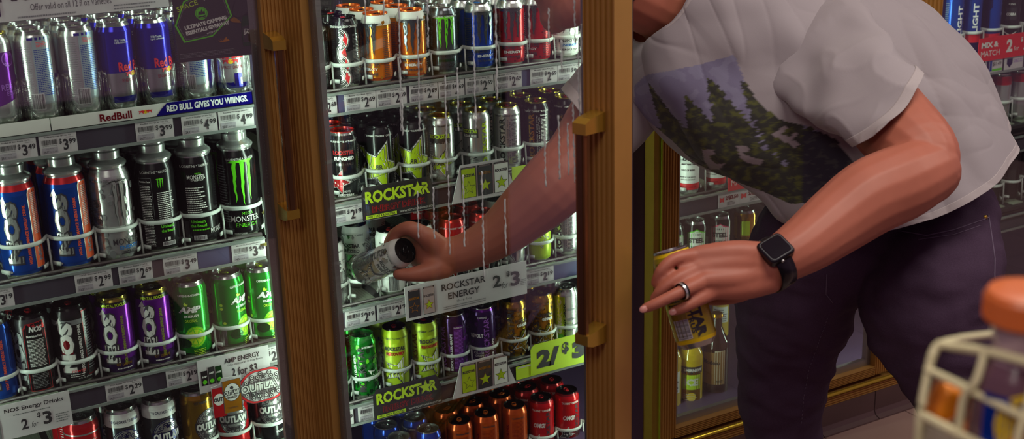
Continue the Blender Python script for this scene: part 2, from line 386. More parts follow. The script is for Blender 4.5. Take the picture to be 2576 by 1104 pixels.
# ------------------------------------------------------------------ shelves
RH = .044
def shelf(label, x0, x1, zs, zb, lanes, stops=True, cups=False, stop_h=.052, blue=(), deck_d=.802):
    r = thing('cooler_shelf', label, 'shelf', (x0, 0, zs)); Wd = x1-x0; zb -= zs
    q = MB(); q.box(0, Wd, .004, deck_d, -.014, -.004, DECK); q.build('deck', r)
    q = MB(); q.box(0, Wd, .0, .004, zb, zb+RH, RAIL); ro = q.build('label_rail', r)
    q = MB(); q.box(0, Wd, -.007, 0, zb-.003, zb, LIP); q.box(0, Wd, -.007, -.0055, zb, zb+.003, LIP); q.build('lower_lip', ro)
    q = MB(); q.box(0, Wd, -.007, 0, zb+RH, zb+RH+.002, LIP); q.box(0, Wd, -.007, -.0055, zb+RH-.003, zb+RH, LIP); q.build('upper_lip', ro)
    for a, b in blue:
        q = MB(); q.box(a-x0, b-x0, -.0015, 0, zb+.002, zb+RH-.002, RAILBLUE); q.build('blue_film', ro)
    q = MB(); q.tube([(0, .012, zb+RH+.004), (Wd, .012, zb+RH+.004)], .004, M('shelf_rod', (70, 60, 62), .5, .4)); q.build('front_rod', r)
    lanes = sorted(lanes)
    for i, (X, R, Y) in enumerate(lanes):
        lx = (lanes[i-1][0]+X)/2-x0 if i else X-x0-R-.004; rx = (lanes[i+1][0]+X)/2-x0 if i < len(lanes)-1 else X-x0+R+.004
        c = X-x0
        q = MB(); q.box(c-R*.8, c+R*.8, Y-R-.012, deck_d-.02, -.004, -.001, TRACK)
        for k in range(-3, 4): q.box(c+k*R*.22-.0008, c+k*R*.22+.0008, Y-R-.010, deck_d-.02, -.001, -.0002, TRACK)
        q.build('lane_track', r)
        if stops:
            rr = R+.0045; a0 = math.radians(62); pts = [(lx, Y-rr*math.cos(a0)+.012, stop_h+.003)]
            pts += [(c+rr*math.sin(a), Y-rr*math.cos(a), stop_h) for a in [math.radians(-62+124*k/16) for k in range(17)]]
            pts += [(rx, Y-rr*math.cos(a0)+.012, stop_h+.003)]
            q = MB(); q.tube(pts, .0026, STOP, 8, 1.7); so = q.build('lane_stop', r)
            q = MB(); q.tube([(rx, Y-rr*.4, stop_h), (rx, Y-rr*.4-.004, -.004)], .0022, STOP, 6)
            for sg in (-1, 1):
                q.tube([(c+sg*(rr+.001)*math.sin(math.radians(a)), Y-(rr+.001)*math.cos(math.radians(a)), .018) for a in (75, 60, 45)], .0016, STOP, 6, 3.0)
            q.build('stop_leg', so)
        if cups:
            h = .075; q = MB(); rr = R+.003
            q.lathe([(rr*.8, -.001), (rr, .006), (rr+.001, h*.5)], CLEAR, 28)
            # U-shaped front lip: two side walls joined by a rounded floor edge
            for sg in (-1, 1):
                pts = [(sg*rr*math.sin(math.radians(a)), -rr*math.cos(math.radians(a)), z) for a, z in ((8, .010), (22, .010), (34, .016), (42, .028), (45, .045), (46, .065), (52, .076), (66, .080), (85, .080))]
                q.tube(pts, .0032, CLEAR, 8)
                for a in (50, 62, 75): q.tube([(sg*rr*math.sin(math.radians(a)), -rr*math.cos(math.radians(a)), z) for z in (.002, .08)], .0015, CLEAR, 6)
            for v in range(len(q.v)): q.v[v] = (q.v[v][0]+c, q.v[v][1]+Y, q.v[v][2])
            q.build('clear_cup', r)
    return r
# ------------------------------------------------------------------ cans and bottles
KIND = {}
def lidmesh(R, H, rim, panel):
    q = MB(); q.lathe([(R*.83, H-.0035), (R*.85, H-.0015), (R*.845, H), (R*.815, H), (R*.79, H-.0055), (R*.76, H-.0060)], pm(rim), 28)
    q.lathe([(R*.76, H-.006), (R*.73, H-.0045), (R*.05, H-.0042), (0, H-.0042)], pm(panel), 28)
    # pour opening score
    q.lathe([(R*.30, H-.0041), (R*.33, H-.0034), (R*.36, H-.0041)], pm(panel), 16)
    for k in range(len(q.v)-32, len(q.v)): x, y, z = q.v[k]; q.v[k] = (x, y*.9-R*.33, z)
    return q.mesh('lid')
def tabmesh(R, H, col):
    q = MB(); n = 20; z0 = H-.0036; z1 = H-.0022
    def ring(s): return [(R*.20*s*math.sin(2*math.pi*k/n), R*.14+R*.36*s*math.cos(2*math.pi*k/n)) for k in range(n)]
    o = ring(1); i = [(R*.10*math.sin(2*math.pi*k/n), R*.26+R*.13*math.cos(2*math.pi*k/n)) for k in range(n)]
    vs = [(x,y,z0) for x,y in o]+[(x,y,z1) for x,y in o]+[(x,y,z0) for x,y in i]+[(x,y,z1) for x,y in i]
    fs = []
    for k in range(n):
        j = (k+1)%n; fs += [(k,j,n+j,n+k), (n+k,n+j,3*n+j,3*n+k), (3*n+k,3*n+j,2*n+j,2*n+k), (2*n+k,2*n+j,j,k)]
    q.add(vs, fs, pm(col), True); q.lathe([(R*.06, z0), (R*.06, z1+.0008), (0, z1+.0008)], pm(col), 10)
    return q.mesh('tab')
def can(name, R, H, bands, rim='alu', panel='alu', tab='alu', art=None, neck='alu'):
    """bands: [(fraction of height from which the colour holds, colour)]"""
    prof = [(R*.55, .006), (R*.66, .0), (R*.76, .0), (R*.95, .009), (R, .015)]
    zt = H-.020; zs = sorted(set([.015, zt]+[b[0]*H for b in bands if .015 < b[0]*H < zt]))
    def colat(z):
        c = bands[0][1]
        for fr, cc in bands:
            if fr*H <= z+1e-6: c = cc
        return pm(c)
    P = [(r, z, pm('alu')) for r, z in prof[:3]] + [(prof[3][0], prof[3][1], colat(0))]
    P += [(R, z, colat(z)) for z in zs]
    P += [(R*.985, H-.0165, colat(H)), (R*.90, H-.0085, pm(neck)), (R*.835, H-.004, pm(neck)), (R*.83, H-.003, pm(neck))]
    q = MB(); q.lathe(P, pm('alu'), 32)
    d = dict(body=q.mesh('body'), lid=lidmesh(R, H, rim, panel), tab=tabmesh(R, H, tab))
    if art:
        a = Art(R); art(a, R, H); d['print'] = a.mesh('print')
    KIND[name] = (d, R, H)
def capcan(name, R, H, bands, art, ring='alu'):
    """big can with a twist cap: shoulder, wide flange, stepped cap"""
    hb = H*.80
    def colat(z):
        c = bands[0][1]
        for fr, cc in bands:
            if fr*hb <= z+1e-6: c = cc
        return pm(c)
    zs = sorted(set([.016, hb-.022]+[b[0]*hb for b in bands if .016 < b[0]*hb < hb-.022]))
    P = [(R*.6, .004, pm('alu')), (R*.74, 0, pm('alu')), (R*.95, .010, colat(0))] + [(R, z, colat(z)) for z in zs] + [(R*.97, hb-.014, colat(hb)), (R*.86, hb-.003, pm('alu')), (R*.84, hb, pm('alu'))]
    q = MB(); q.lathe(P, pm('alu'), 36); d = dict(body=q.mesh('body'))
    q = MB(); q.lathe([(R*.84, hb-.001), (R*.93, hb+.002), (R*.94, hb+.005), (R*.88, hb+.008), (R*.74, hb+.012), (R*.64, hb+.015)], pm('silver'), 36); d['flange'] = q.mesh('flange')
    t = H-hb-.015
    q = MB(); q.lathe([(R*.62, hb+.013), (R*.66, hb+.017), (R*.66, hb+.015+t*.45), (R*.60, hb+.015+t*.55), (R*.60, hb+.015+t*.85), (R*.52, H-.002), (R*.40, H), (R*.36, H-.003, pm('dkgrey')), (0, H-.003, pm('dkgrey'))], pm('silver'), 32); d['cap'] = q.mesh('cap')
    a = Art(R); art(a, R, hb); d['print'] = a.mesh('print'); KIND[name] = (d, R, H)

# --- artwork (u measured round the can from its front, v above the base)
def a_rb_silver(a, R, H):
    a.rect(-.003, .030, .030, H*.93, 'teal'); a.lines(-.001, .029, .045, H*.80, 26, 'nosblue', .5, .15); a.lines(.004, .024, H*.82, H*.88, 4, 'redpaint')
    a.rect(-.01, .02, H*.895, H*.925, 'rbblue'); a.barcode(-.014, .006, .022, .048); a.lines(-.030,-.006,.020,H*.85,30,'grey',.2,.1)
    a.rect(.034, .06, .02, H*.5, 'rbblue'); a.rect(-.075, -.05, .02, H*.45, 'rbblue')
def bull(a, u, v, s):
    a.disc(u, v, s*.55, 'yellow', s*.55, 16)
    for sg in (-1, 1):
        a.poly([(u+sg*x*s, v+y*s) for x, y in ((.1,.05),(.35,.35),(.9,.45),(1.4,.3),(1.9,.45),(1.6,.05),(1.75,-.5),(1.5,-.5),(1.35,-.1),(.95,-.05),(.75,-.45),(.5,-.45),(.55,-.05))], 'redpaint')
def a_rb_blue(a, R, H):
    a.text('Red Bull', .016, H*.50, .017, 'redpaint', .052, bold=.03); bull(a, .017, H*.415, .0085)
    a.text('ENERGY DRINK', .017, H*.345, .006, 'dkred', .046); a.text('With Taurine.', -.002, H*.80, .0042, 'offwhite', .020, align='c'); a.text('Lightly carbonated', .0, H*.77, .0042, 'offwhite', .024)
    a.rect(-.024, .02, .016, .026, 'rbblue'); a.rect(.022, .036, .016, H*.27, 'rbblue'); a.rect(-.07, -.045, .016, H*.5, 'rbblue'); a.text('250', -.036, .040, .007, 'rbblue', bold=.02)
def a_rb_purple(a, R, H):
    a.text('RED BULL', .018, H*.42, .011, 'lilac', .05, bold=.01); a.text('EDITION', .018, H*.35, .007, 'lilac', .034); a.disc(.012, H*.72, .013, 'lilac'); a.disc(.012, H*.72, .011, 'purple'); a.poly([(-.03,.015),(.02,.015),(.035,.05),(-.03,.03)], 'silver')
def a_nos(a, R, H, col='silver', back='nosblue', side='orangeink', word='HIGH PERFORMANCE ENERGY DRINK'):
    # big lettering that reads up the can
    a.text('NOS', -.012, H*.50, .030, 'ink', H*.67, rot=90, bold=.11); a.text('NOS', -.0125, H*.50, .027, col, H*.63, rot=90, bold=.06)
    a.poly([(-.030, H*.80), (-.020, H*.885), (-.016, H*.80)], col)
    a.text(word, .0125, H*.47, .0055, side, H*.62, rot=90, bold=.03)
def a_nos24(a, R, H):
    a_nos(a, R, H); a.poly([(.022, H*.10), (.046, H*.10), (.046, H*.93), (.025, H*.93), (.022, H*.88)], 'silver'); a.poly([(.0235, H*.11), (.0445, H*.11), (.0445, H*.92), (.026, H*.92), (.0235, H*.87)], 'orangeink')
    a.rect(.027, .043, H*.45, H*.90, 'dkgrey'); a.lines(.028, .042, H*.46, H*.89, 24, 'offwhite', .4, .1); a.text('NOS', .034, H*.27, .010, 'silver', H*.2, rot=90, bold=.05)
    a.disc(-.03, H*.09, .009, 'offwhite', .003)
def a_nosblk(a, R, H):
    a_nos(a, R, H, 'offwhite', 'black', 'offwhite', 'PERFORMANCE ENERGY DRINK'); a.rect(-.024, -.002, H*.42, H*.60, 'dkred'); a.text('NOS', -.0125, H*.50, .027, 'offwhite', H*.63, rot=90, bold=.06)
    a.text('rowdy', .004, H*.20, .009, 'redpaint', .026, shear=.3); a.text('16 FL OZ (473 ml)', .014, H*.105, .0035, 'offwhite', .026); a.lines(-.012, .016, H*.13, H*.18, 2, 'offwhite', .3)
    a.rect(.021, .044, H*.12, H*.93, 'dkred'); a.rect(.022, .043, H*.13, H*.92, 'black'); a.lines(.024, .041, H*.2, H*.86, 20, 'grey', .4, .1)
def a_nosfacts(a, R, H):
    a.poly([(-.018, H*.06), (.022, H*.06), (.022, H*.82), (.018, H*.92), (-.012, H*.90), (-.018, H*.84)], 'redtab'); a.poly([(-.017, H*.07), (.021, H*.07), (.021, H*.82), (.017, H*.91), (-.011, H*.89), (-.017, H*.83)], 'black')
    a.text('NOS', .004, H*.83, .011, 'offwhite', .024, bold=.05, shear=.2); a.text('Nutrition Facts', .001, H*.745, .0045, 'offwhite', .028, bold=.03); a.rect(-.014,.018,H*.36,H*.72,'charcoal'); a.lines(-.013, .017, H*.37, H*.71, 20, 'offwhite', .4, .1); a.lines(-.013,.017,H*.10,H*.32,12,'grey',.4)
    a.text('NOS', -.034, H*.5, .024, 'grey', H*.6, rot=90, bold=.06)
def a_nospur(a, R, H):
    a_nos(a, R, H, 'offwhite', 'purple', 'limetab'); a.text('MENTAL FOCUS', 0, H*.915, .0065, 'lime', .046, bold=.04)
    a.text('GT GRAPE', .008, H*.16, .006, 'gold', .030, bold=.03); a.lines(-.006, .022, H*.10, H*.125, 1, 'offwhite', .6)
def a_amp(a, R, H):
    a.text('CAFFEINE+B-VITAMINS', 0, H*.845, .0046, 'offwhite', .044, bold=.03)
    a.text('AMP', -.001, H*.66, .0135, 'ink', .047, bold=.09, shear=.25); a.text('AMP', -.001, H*.66, .0125, 'offwhite', .045, bold=.05, shear=.25); a.text('ENERGY', .002, H*.575, .005, 'offwhite', .030, bold=.03); a.text('ORIGINAL', 0, H*.515, .0058, 'limeink', .024)
    a.disc(.006, H*.30, .020, 'mgreen', .022); a.disc(.006, H*.30, .018, 'lime', .020); a.disc(.006, H*.30, .0165, 'mgreen', .018)
    for k in range(8):
        c, s = math.cos(k*math.pi/4+.3), math.sin(k*math.pi/4+.3); c2, s2 = math.cos(k*math.pi/4+.95), math.sin(k*math.pi/4+.95)
        a.poly([(.006+.002*c, H*.30+.002*s), (.006+.015*c, H*.30+.016*s), (.006+.015*c2, H*.30+.016*s2)], 'limeink')
    a.disc(-.016, H*.22, .013, 'dkgreen', .010); a.lines(.0, .024, H*.06, H*.15, 4, 'limeink', .4, .1)
    a.poly([(-.008, H*.76), (-.011, H*.74), (-.010, H*.715), (-.004, H*.715), (-.003, H*.74), (-.005, H*.735)], 'limeink')
    a.rect(-.060, -.036, H*.08, H*.30, 'alu'); a.barcode(-.058, -.038, H*.10, H*.28, bgc=None); a.disc(-.042, H*.62, .003, 'limeink'); a.disc(-.042, H*.57, .003, 'limeink'); a.disc(-.038, H*.38, .003, 'limeink')
def a_outlaw(a, R, H, ground='silver', ink='ink', words='0 CALORIES'):
    a.text('* 0 CALORIES * 0 SUGAR' if words else 'VITAMINS * GINSENG', 0, H*.855, .0062, ink, .060, bold=.02)
    a.disc(.0, H*.52, .031, ink, .036, 28); a.disc(0, H*.52, .0295, ground, .0345, 28); a.disc(0, H*.52, .0285, ink, .0335, 28); a.disc(0, H*.52, .027, ground, .032, 28)
    for k in range(14):
        t = k*.449; a.disc(.020*math.cos(t), H*.52+.025*math.sin(t), .0042, ink); a.disc(.020*math.cos(t), H*.52+.025*math.sin(t), .0028, ground)
    a.rect(-.031, .031, H*.46, H*.585, ink); a.text('OUTLAW', 0, H*.525, .0155, 'offwhite', .058, bold=.06); a.text('ENERGY', 0, H*.40, .0065, ink, .034, bold=.04); a.star(0, H*.66, .006, ink)
def a_mon(claw, edge, word, sub, subc, sub2=None, txt='offwhite', noise_c=None, top=None, topc='offwhite'):
    def f(a, R, H):
        if noise_c:
            rnd = random.Random(3)
            for k in range(46):
                u = rnd.uniform(-.05, .05); v = rnd.uniform(.08, .9)*H; r = rnd.uniform(.0015, .0035)
                a.disc(u, v, r, noise_c, r*rnd.uniform(.4, 1.6), 8)
        a.claw(0, H*.60, .044, H*.46, claw, edge)
        a.text(word, 0, H*.30, .0095, txt, .050, bold=.01); a.text(sub, 0, H*.225, .0062, subc, .040, bold=.04)
        if sub2: a.text(sub2, 0, H*.155, .0048, txt, .040, bold=.04)
        a.text(top or 'ZERO SUGAR * ZERO CALORIES', 0, H*.865, .0045, topc, .062, bold=.02); a.lines(-.052, -.030, H*.1, H*.8, 26, txt, .35, .1); a.lines(.034, .056, H*.1, H*.8, 26, txt, .35, .1)
    return f
def a_tribal(a, R, H):
    rnd = random.Random(11)
    for cy, sg in ((.70, 1), (.50, -1), (.34, 1), (.16, 1)):
        for k in range(7):
            r0 = .006+.0032*k; cx = -.004+.002*sg
            pts = []; back = []
            for t in range(9):
                an = math.radians(-80+160*t/8); w = .0011*math.sin(math.pi*t/8)+.0002
                pts.append((cx+sg*(r0+w)*math.cos(an)-sg*.012, cy*H+(r0+w)*1.1*math.sin(an))); back.append((cx+sg*(r0-w)*math.cos(an)-sg*.012, cy*H+(r0-w)*1.1*math.sin(an)))
            a.poly(pts+back[::-1], 'offwhite' if k % 3 else 'alu')
        a.poly([(.001, (cy+.09)*H), (.008*sg, (cy+.02)*H), (.004, (cy-.09)*H), (-.003*sg, (cy-.01)*H)], 'redpaint')
    a.text('ZERO SUGAR*ZERO CALORIES', 0, H*.88, .005, 'offwhite', .064, bold=.02); a.lines(.018, .040, H*.2, H*.78, 30, 'alu', .4, .1); a.text('16 FL OZ (473 ml)', 0, H*.07, .0035, 'offwhite', .028)
def a_monfacts(a, R, H):
    a.text('L-CARNITINE * GLUCOSE', 0, H*.90, .005, 'offwhite', .056); a.rect(-.034, -.008, H*.36, H*.84, 'grey'); a.rect(-.0335, -.0085, H*.365, H*.835, 'black'); a.text('Nutrition Facts', -.021, H*.80, .0036, 'offwhite', .022, bold=.03)
    a.lines(-.032, -.010, H*.37, H*.77, 22, 'offwhite', .4, .1); a.lines(-.032, -.010, H*.1, H*.34, 14, 'offwhite', .4, .1)
    a.claw(.008, H*.77, .013, .018, 'mgreen'); a.lines(.0, .032, H*.36, H*.69, 16, 'offwhite', .45, .35); a.text('Unleash', .014, H*.31, .006, 'mgreen', .026, bold=.03); a.text('the Beast!', .014, H*.26, .006, 'mgreen', .026, bold=.03)
    a.text('f', .006, H*.17, .005, 'offwhite'); a.rect(.011, .016, H*.155, H*.185, 'offwhite'); a.barcode(.002, .024, .018, H*.135)
def a_monfacts2(a, R, H):
    a.text('L-CARNITINE * TAURINE', 0, H*.90, .005, 'offwhite', .056); a.claw(-.022, H*.78, .010, .016, 'dkgreen'); a.text('MEGA', .006, H*.815, .0035, 'mgreen', .012); a.text('MONSTER', .002, H*.78, .0085, 'offwhite', .034, bold=.01); a.text('ENERGY', .004, H*.745, .0035, 'offwhite', .024)
    a.lines(-.020, .018, H*.34, H*.68, 14, 'offwhite', .45, .35); a.text('Unleash', -.002, H*.29, .006, 'mgreen', .026, bold=.03); a.text('the Beast!', -.002, H*.245, .006, 'mgreen', .030, bold=.03); a.lines(-.014, .018, H*.19, H*.215, 1, 'mgreen', .6, 0)
    a.barcode(-.012, .010, .016, H*.13); a.text('MONSTER', .040, H*.17, .010, 'offwhite', .040); a.rect(-.03, -.02, H*.1, H*.3, 'dkgrey')
def a_monmega(a, R, H):
    a.text('L-CARNITINE * GLUCOSE', 0, H*.90, .005, 'offwhite', .056); a.claw(.0, H*.62, .044, H*.48, 'mgreen'); a.text('MEGA', .004, H*.295, .0055, 'mgreen', .022); a.text('MONSTER', 0, H*.235, .0115, 'offwhite', .058, bold=.012); a.text('ENERGY', .002, H*.165, .0075, 'mgreen', .044); a.text('ENERGY DRINK', -.012, H*.07, .0035, 'offwhite', .024); a.lines(-.055, -.030, H*.2, H*.85, 22, 'grey', .35, .2)
def a_monsil(a, R, H):
    rnd = random.Random(5)
    for k in range(70):
        u = rnd.uniform(-.06, .06); v = rnd.uniform(.05, .9)*H; r = rnd.uniform(.002, .006); a.disc(u, v, r, rnd.choice(('grey','silver','alu')), r*rnd.uniform(.4, 1.6), 10)
    a.text('ZERO SUGAR ZERO CALORIES', -.008, H*.885, .005, 'dkgrey', .066); a.claw(.018, H*.60, .034, H*.50, 'silver', 'dkgrey'); a.text('MONSTER', .020, H*.23, .0115, 'ink', .052, bold=.012); a.text('ENERGY', .022, H*.165, .007, 'skyblue', .036, bold=.03); a.text('ZERO ULTRA', .022, H*.11, .0055, 'ink', .034, bold=.04); a.lines(-.044, -.022, H*.3, H*.7, 24, 'dkgrey', .4, .1)
def a_rockstar(a, R, H, c1='offwhite', star='lime', line='offwhite', line2='ink', w1='ROCKSTAR', w1c='offwhite', w2=None, w2c='redpaint', cu=.0, sv=.34, sr=.034, side=None, top='* B-VITAMINS * TAURINE * CAFFEINE', topc='offwhite', rr=True, wy=.70):
    a.text(top, 0, H*.865, .0046, topc, .070, bold=.02)
    if star:
        a.star(cu, H*sv, sr*1.16, line2, 20); a.star(cu, H*sv, sr*1.08, line, 20); a.star(cu, H*sv, sr*.98, line2, 20); a.star(cu, H*sv, sr*.92, star, 20)
        if rr:
            a.text('R', cu+.005, H*sv, .0105, 'ink', .009, bold=.03); vs, fs, tw, th = textgeo('R', .03); a.tris([(cu-.001-(x/tw)*.009, H*sv-.005+(y/th)*.0105) for x, y in vs], fs, 'ink')
    if w1: a.text(w1, 0, H*wy, .0105, w1c, .050, bold=.04)
    if w2: a.text(w2, .001, H*(wy-.085), .0085, w2c, .046, bold=.06)
    if side: a.text('ROCKSTAR', -.040, H*.47, .015, side, H*.72, rot=90, bold=.03)
    a.lines(.040, .060, H*.1, H*.8, 28, c1, .35, .1); a.barcode(-.075, -.058, H*.1, H*.35)
def RS(**k): return lambda a, R, H: a_rockstar(a, R, H, **k)
def camo(cols, seed=2, n=60, then=None):
    def f(a, R, H):
        rnd = random.Random(seed)
        for k in range(n):
            u = rnd.uniform(-.06, .06); v = rnd.uniform(.06, .86)*H; r = rnd.uniform(.003, .007); m = rnd.randint(6, 9)
            a.poly([(u+r*rnd.uniform(.5, 1.2)*math.cos(6.283*t/m), v+r*1.3*rnd.uniform(.5, 1.2)*math.sin(6.283*t/m)) for t in range(m)], rnd.choice(cols))
        if then: then(a, R, H)
    return f
def a_green(a, R, H):
    a.text('ROCKSTAR', -.004, H*.50, .017, 'ink', H*.74, rot=90, bold=.02); a.star(-.004, H*.19, .008, 'ink'); a.text('REVOLT KILLER CITRUS', -.019, H*.50, .0055, 'white', H*.46, rot=90, bold=.04); a.text('B-VITAMINS', .012, H*.85, .005, 'white', .026, bold=.03); a.star(.028, H*.38, .024, 'offwhite', 20); a.star(.028, H*.38, .0215, 'dkgreen', 20); a.star(.028, H*.38, .020, 'green', 20); a.text('ROCKSTAR', .030, H*.66, .008, 'ink', .034, bold=.04)
def a_purpl(a, R, H):
    a.rect(.0, .024, H*.10, H*.84, 'purple'); a.text('Nutrition Facts', .012, H*.81, .0045, 'offwhite', .022, bold=.03); a.lines(.001, .023, H*.12, H*.78, 30, 'lilac', .45, .1); a.text('REVOLT KILLER GRAPE', -.006, H*.40, .0055, 'offwhite', H*.62, rot=90, bold=.04); a.text('ROCKSTAR', -.028, H*.48, .016, 'lilac', H*.7, rot=90, bold=.02)
def a_purpl2(a, R, H):
    a.text('CAFFEINE', 0, H*.865, .0048, 'offwhite', .022, bold=.02); a.text('REVOLT', -.014, H*.56, .010, 'offwhite', .032, bold=.04); a.text('ROCKSTAR', .010, H*.52, .013, 'lilac', H*.66, rot=90, bold=.02); a.star(.010, H*.52, .008, 'dkpurple'); a.text('KILLER', -.010, H*.27, .006, 'offwhite', .024, shear=.2); a.text('GRAPE', -.008, H*.22, .006, 'offwhite', .022, shear=.2); a.text('KILLER GRAPE', .026, H*.28, .0055, 'offwhite', H*.42, rot=90, bold=.04)
def a_ginger(a, R, H):
    a.text('ROCKSTAR', -.014, H*.46, .017, 'ink', H*.76, rot=90, bold=.03); a.text('ROCKSTAR', .014, H*.665, .0095, 'ink', .036, bold=.05); a.text('GINGER', .016, H*.595, .0085, 'ink', .032, bold=.12); a.text('GINGER', .016, H*.595, .0080, 'offwhite', .030, bold=.05); a.star(.016, H*.30, .034, 'ink', 20); a.star(.016, H*.30, .0315, 'offwhite', 20); a.star(.016, H*.30, .0285, 'ink', 20); a.star(.016, H*.30, .0265, 'gold', 20); a.text('B-VITAMINS * TAURINE', 0, H*.855, .005, 'ink', .056, bold=.03)
def a_organic(a, R, H):
    a.rect(-.040, -.002, .014, H*.87, 'lime'); a.text('ORGANIC', -.017, H*.52, .013, 'offwhite', H*.60, rot=90, bold=.06); a.text('ENERGY DRINK', -.003, H*.48, .006, 'dkgreen', H*.58, rot=90, bold=.05); a.lines(.004, .026, H*.28, H*.80, 3, 'grey', .25, 0); a.disc(-.012, H*.15, .010, 'mgreen'); a.disc(.014, H*.12, .009, 'mgreen')
def a_facts(col, big='ROCKSTAR', bigc='lime'):
    def f(a, R, H):
        a.text('* TAURINE * CAFFEINE * B-VITAMINS', 0, H*.865, .0046, col, .070, bold=.02); a.text(big, -.012, H*.47, .014, bigc, H*.72, rot=90, bold=.03); a.text('IS DESIGNED FOR THOSE WHO', .002, H*.47, .0032, col, H*.66, rot=90); a.text('LEAD ACTIVE LIFESTYLES', .007, H*.47, .0032, col, H*.6, rot=90); a.text('Nutrition Facts', .020, H*.80, .0042, col, .020, bold=.03); a.lines(.011, .030, H*.12, H*.77, 30, col, .45, .1)
    return f
def a_orange(a, R, H):
    a.text('Nutrition Facts', .008, H*.83, .0055, 'ink', .034, bold=.03); a.lines(-.010, .026, H*.08, H*.78, 30, 'dkred', .35, .1); a.text('ENERGY DRINK', -.022, H*.42, .008, 'dkred', H*.6, rot=90, bold=.03)
def a_redom(a, R, H):
    a.text('TAURINE * CAFFEINE', 0, H*.83, .006, 'offwhite', .050, bold=.03); a.text('OMG!', -.006, H*.56, .013, 'offwhite', .032, bold=.05, shear=.2); a.text('ROCKSTAR', .018, H*.46, .012, 'ink', H*.7, rot=90, bold=.03); a.star(-.014, H*.26, .024, 'offwhite', 20); a.star(-.014, H*.26, .021, 'ink', 20)
def a_bud(a, R, H):
    a.text('Bud', .004, H*.60, .026, 'ink', .050, shear=.35, bold=.02); a.text('KING OF BEERS', 0, H*.44, .0055, 'ink', .040, bold=.03); a.text('BREWED BY OUR ORIGINAL', 0, H*.32, .004, 'ink', .048, bold=.02); a.text('HOPS, RICE AND BARLEY', 0, H*.275, .004, 'ink', .042, bold=.02); a.text('GENUINE * ANHEUSER', 0, H*.15, .005, 'dkred', .050)
def a_steel(col):
    def f(a, R, H):
        a.poly([(-.030, H*.22), (.0, H*.16), (.030, H*.22), (.030, H*.78), (.012, H*.82), (.0, H*.86), (-.012, H*.82), (-.030, H*.78)], col); a.poly([(-.028, H*.24), (.028, H*.24), (.028, H*.765), (.011, H*.80), (0, H*.84), (-.011, H*.80), (-.028, H*.765)], 'offwhite')
        a.rect(-.010, -.002, H*.735, H*.77, 'dkgrey'); a.rect(.002, .010, H*.735, H*.77, 'dkgrey'); a.text('STEEL', 0, H*.63, .015, 'ink', .046, bold=.05); a.text('RESERVE', 0, H*.495, .007, 'ink', .034, bold=.03); a.rect(-.030, .030, H*.33, H*.43, 'ink'); a.text('ALLOY SERIES', 0, H*.38, .0062, 'offwhite', .050, bold=.04); a.text('HARD PUNCH', 0, H*.28, .006, col, .036, bold=.04)
    return f
def a_draft(a, R, H): a.rect(-.012, .016, H*.5, H*.80, 'lime'); a.text('DRAFT', .0, H*.34, .009, 'offwhite', .034, bold=.03); a.rect(-.03, .03, H*.42, H*.45, 'gold')
def a_tallblue(a, R, H): a.text('LIGHT', .020, H*.55, .018, 'white', H*.4, rot=90, bold=.03); a.lines(-.030, -.018, H*.3, H*.8, 20, 'teal', .4); a.rect(-.06, -.03, H*.25, H*.95, 'navy')
def a_tallblk(a, R, H): a.rect(-.012, .022, H*.45, H*.62, 'dkgrey'); a.text('COBRA', .004, H*.53, .010, 'offwhite', .030, bold=.03); a.text('KING', .004, H*.67, .006, 'offwhite', .02); a.poly([(-.02, H*.3), (.005, H*.22), (.03, H*.3), (.005, H*.25)], 'offwhite'); a.lines(-.02, .02, H*.12, H*.18, 2, 'redtab', .4)

R0, H0 = .033, .157
can('rb_silver', .0318, .158, [(0,'silver'),(.90,'rbblue'),(.93,'silver')], art=a_rb_silver)
can('rb_blue', .0318, .158, [(0,'alu'),(.09,'alu'),(.43,'rbblue')], art=a_rb_blue)
can('rb_purple', .0318, .158, [(0,'silver'),(.08,'purple'),(.80,'silver')], rim='goldlid', art=a_rb_purple)
can('rb_band', .0318, .158, [(0,'alu'),(.09,'rbblue'),(.15,'silver')], art=a_rb_blue)
capcan('nos24', .0365, .222, [(0,'nosblue'),(.90,'redtab')], a_nos24); capcan('mon_sil24', .0365, .222, [(0,'silver')], a_monsil)
capcan('mon_facts24', .0365, .222, [(0,'black')], a_monfacts); capcan('mon_story24', .0365, .222, [(0,'black')], a_monfacts2); capcan('mon_mega24', .0365, .222, [(0,'black')], a_monmega)
can('nos_blue', R0, H0, [(0,'nosblue')], 'alu','blacklid','alu', lambda a,R,H: a_nos(a,R,H))
can('nos_facts', R0, H0, [(0,'charcoal'),(.8,'dkgrey')], 'blacklid','blacklid','redtab', a_nosfacts, 'blacklid'); can('nos_black', R0, H0, [(0,'charcoal'),(.78,'grey'),(.84,'charcoal')], 'blacklid','blacklid','redtab', a_nosblk, 'blacklid')
can('nos_purple', R0, H0, [(0,'dkpurple'),(.22,'purple'),(.875,'charcoal')], 'goldlid','alu','alu', a_nospur, 'goldlid'); can('amp', R0, H0, [(0,'dkgreen'),(.06,'green')], 'alu','alu','limetab', a_amp)
can('red_plain', R0, H0, [(0,'red'),(.80,'silver'),(.82,'red')], art=lambda a,R,H: a.lines(-.02,.03,H*.2,H*.75,16,'offwhite',.3))
can('outlaw_white', R0, H0, [(0,'blue'),(.30,'smoke'),(.78,'white')], art=lambda a,R,H: a_outlaw(a,R,H,'silver','navy')); can('outlaw_gold', R0, H0, [(0,'gold')], art=lambda a,R,H: a_outlaw(a,R,H,'silver','ink',None)); can('outlaw_red', R0, H0, [(0,'red')], art=lambda a,R,H: a_outlaw(a,R,H,'silver','ink',None)); can('outlaw_black', R0, H0, [(0,'black')], art=lambda a,R,H: (a_outlaw(a,R,H,'silver','ink',None), a.text('PASSION', .012, H*.2, .005, 'offwhite', .022)))
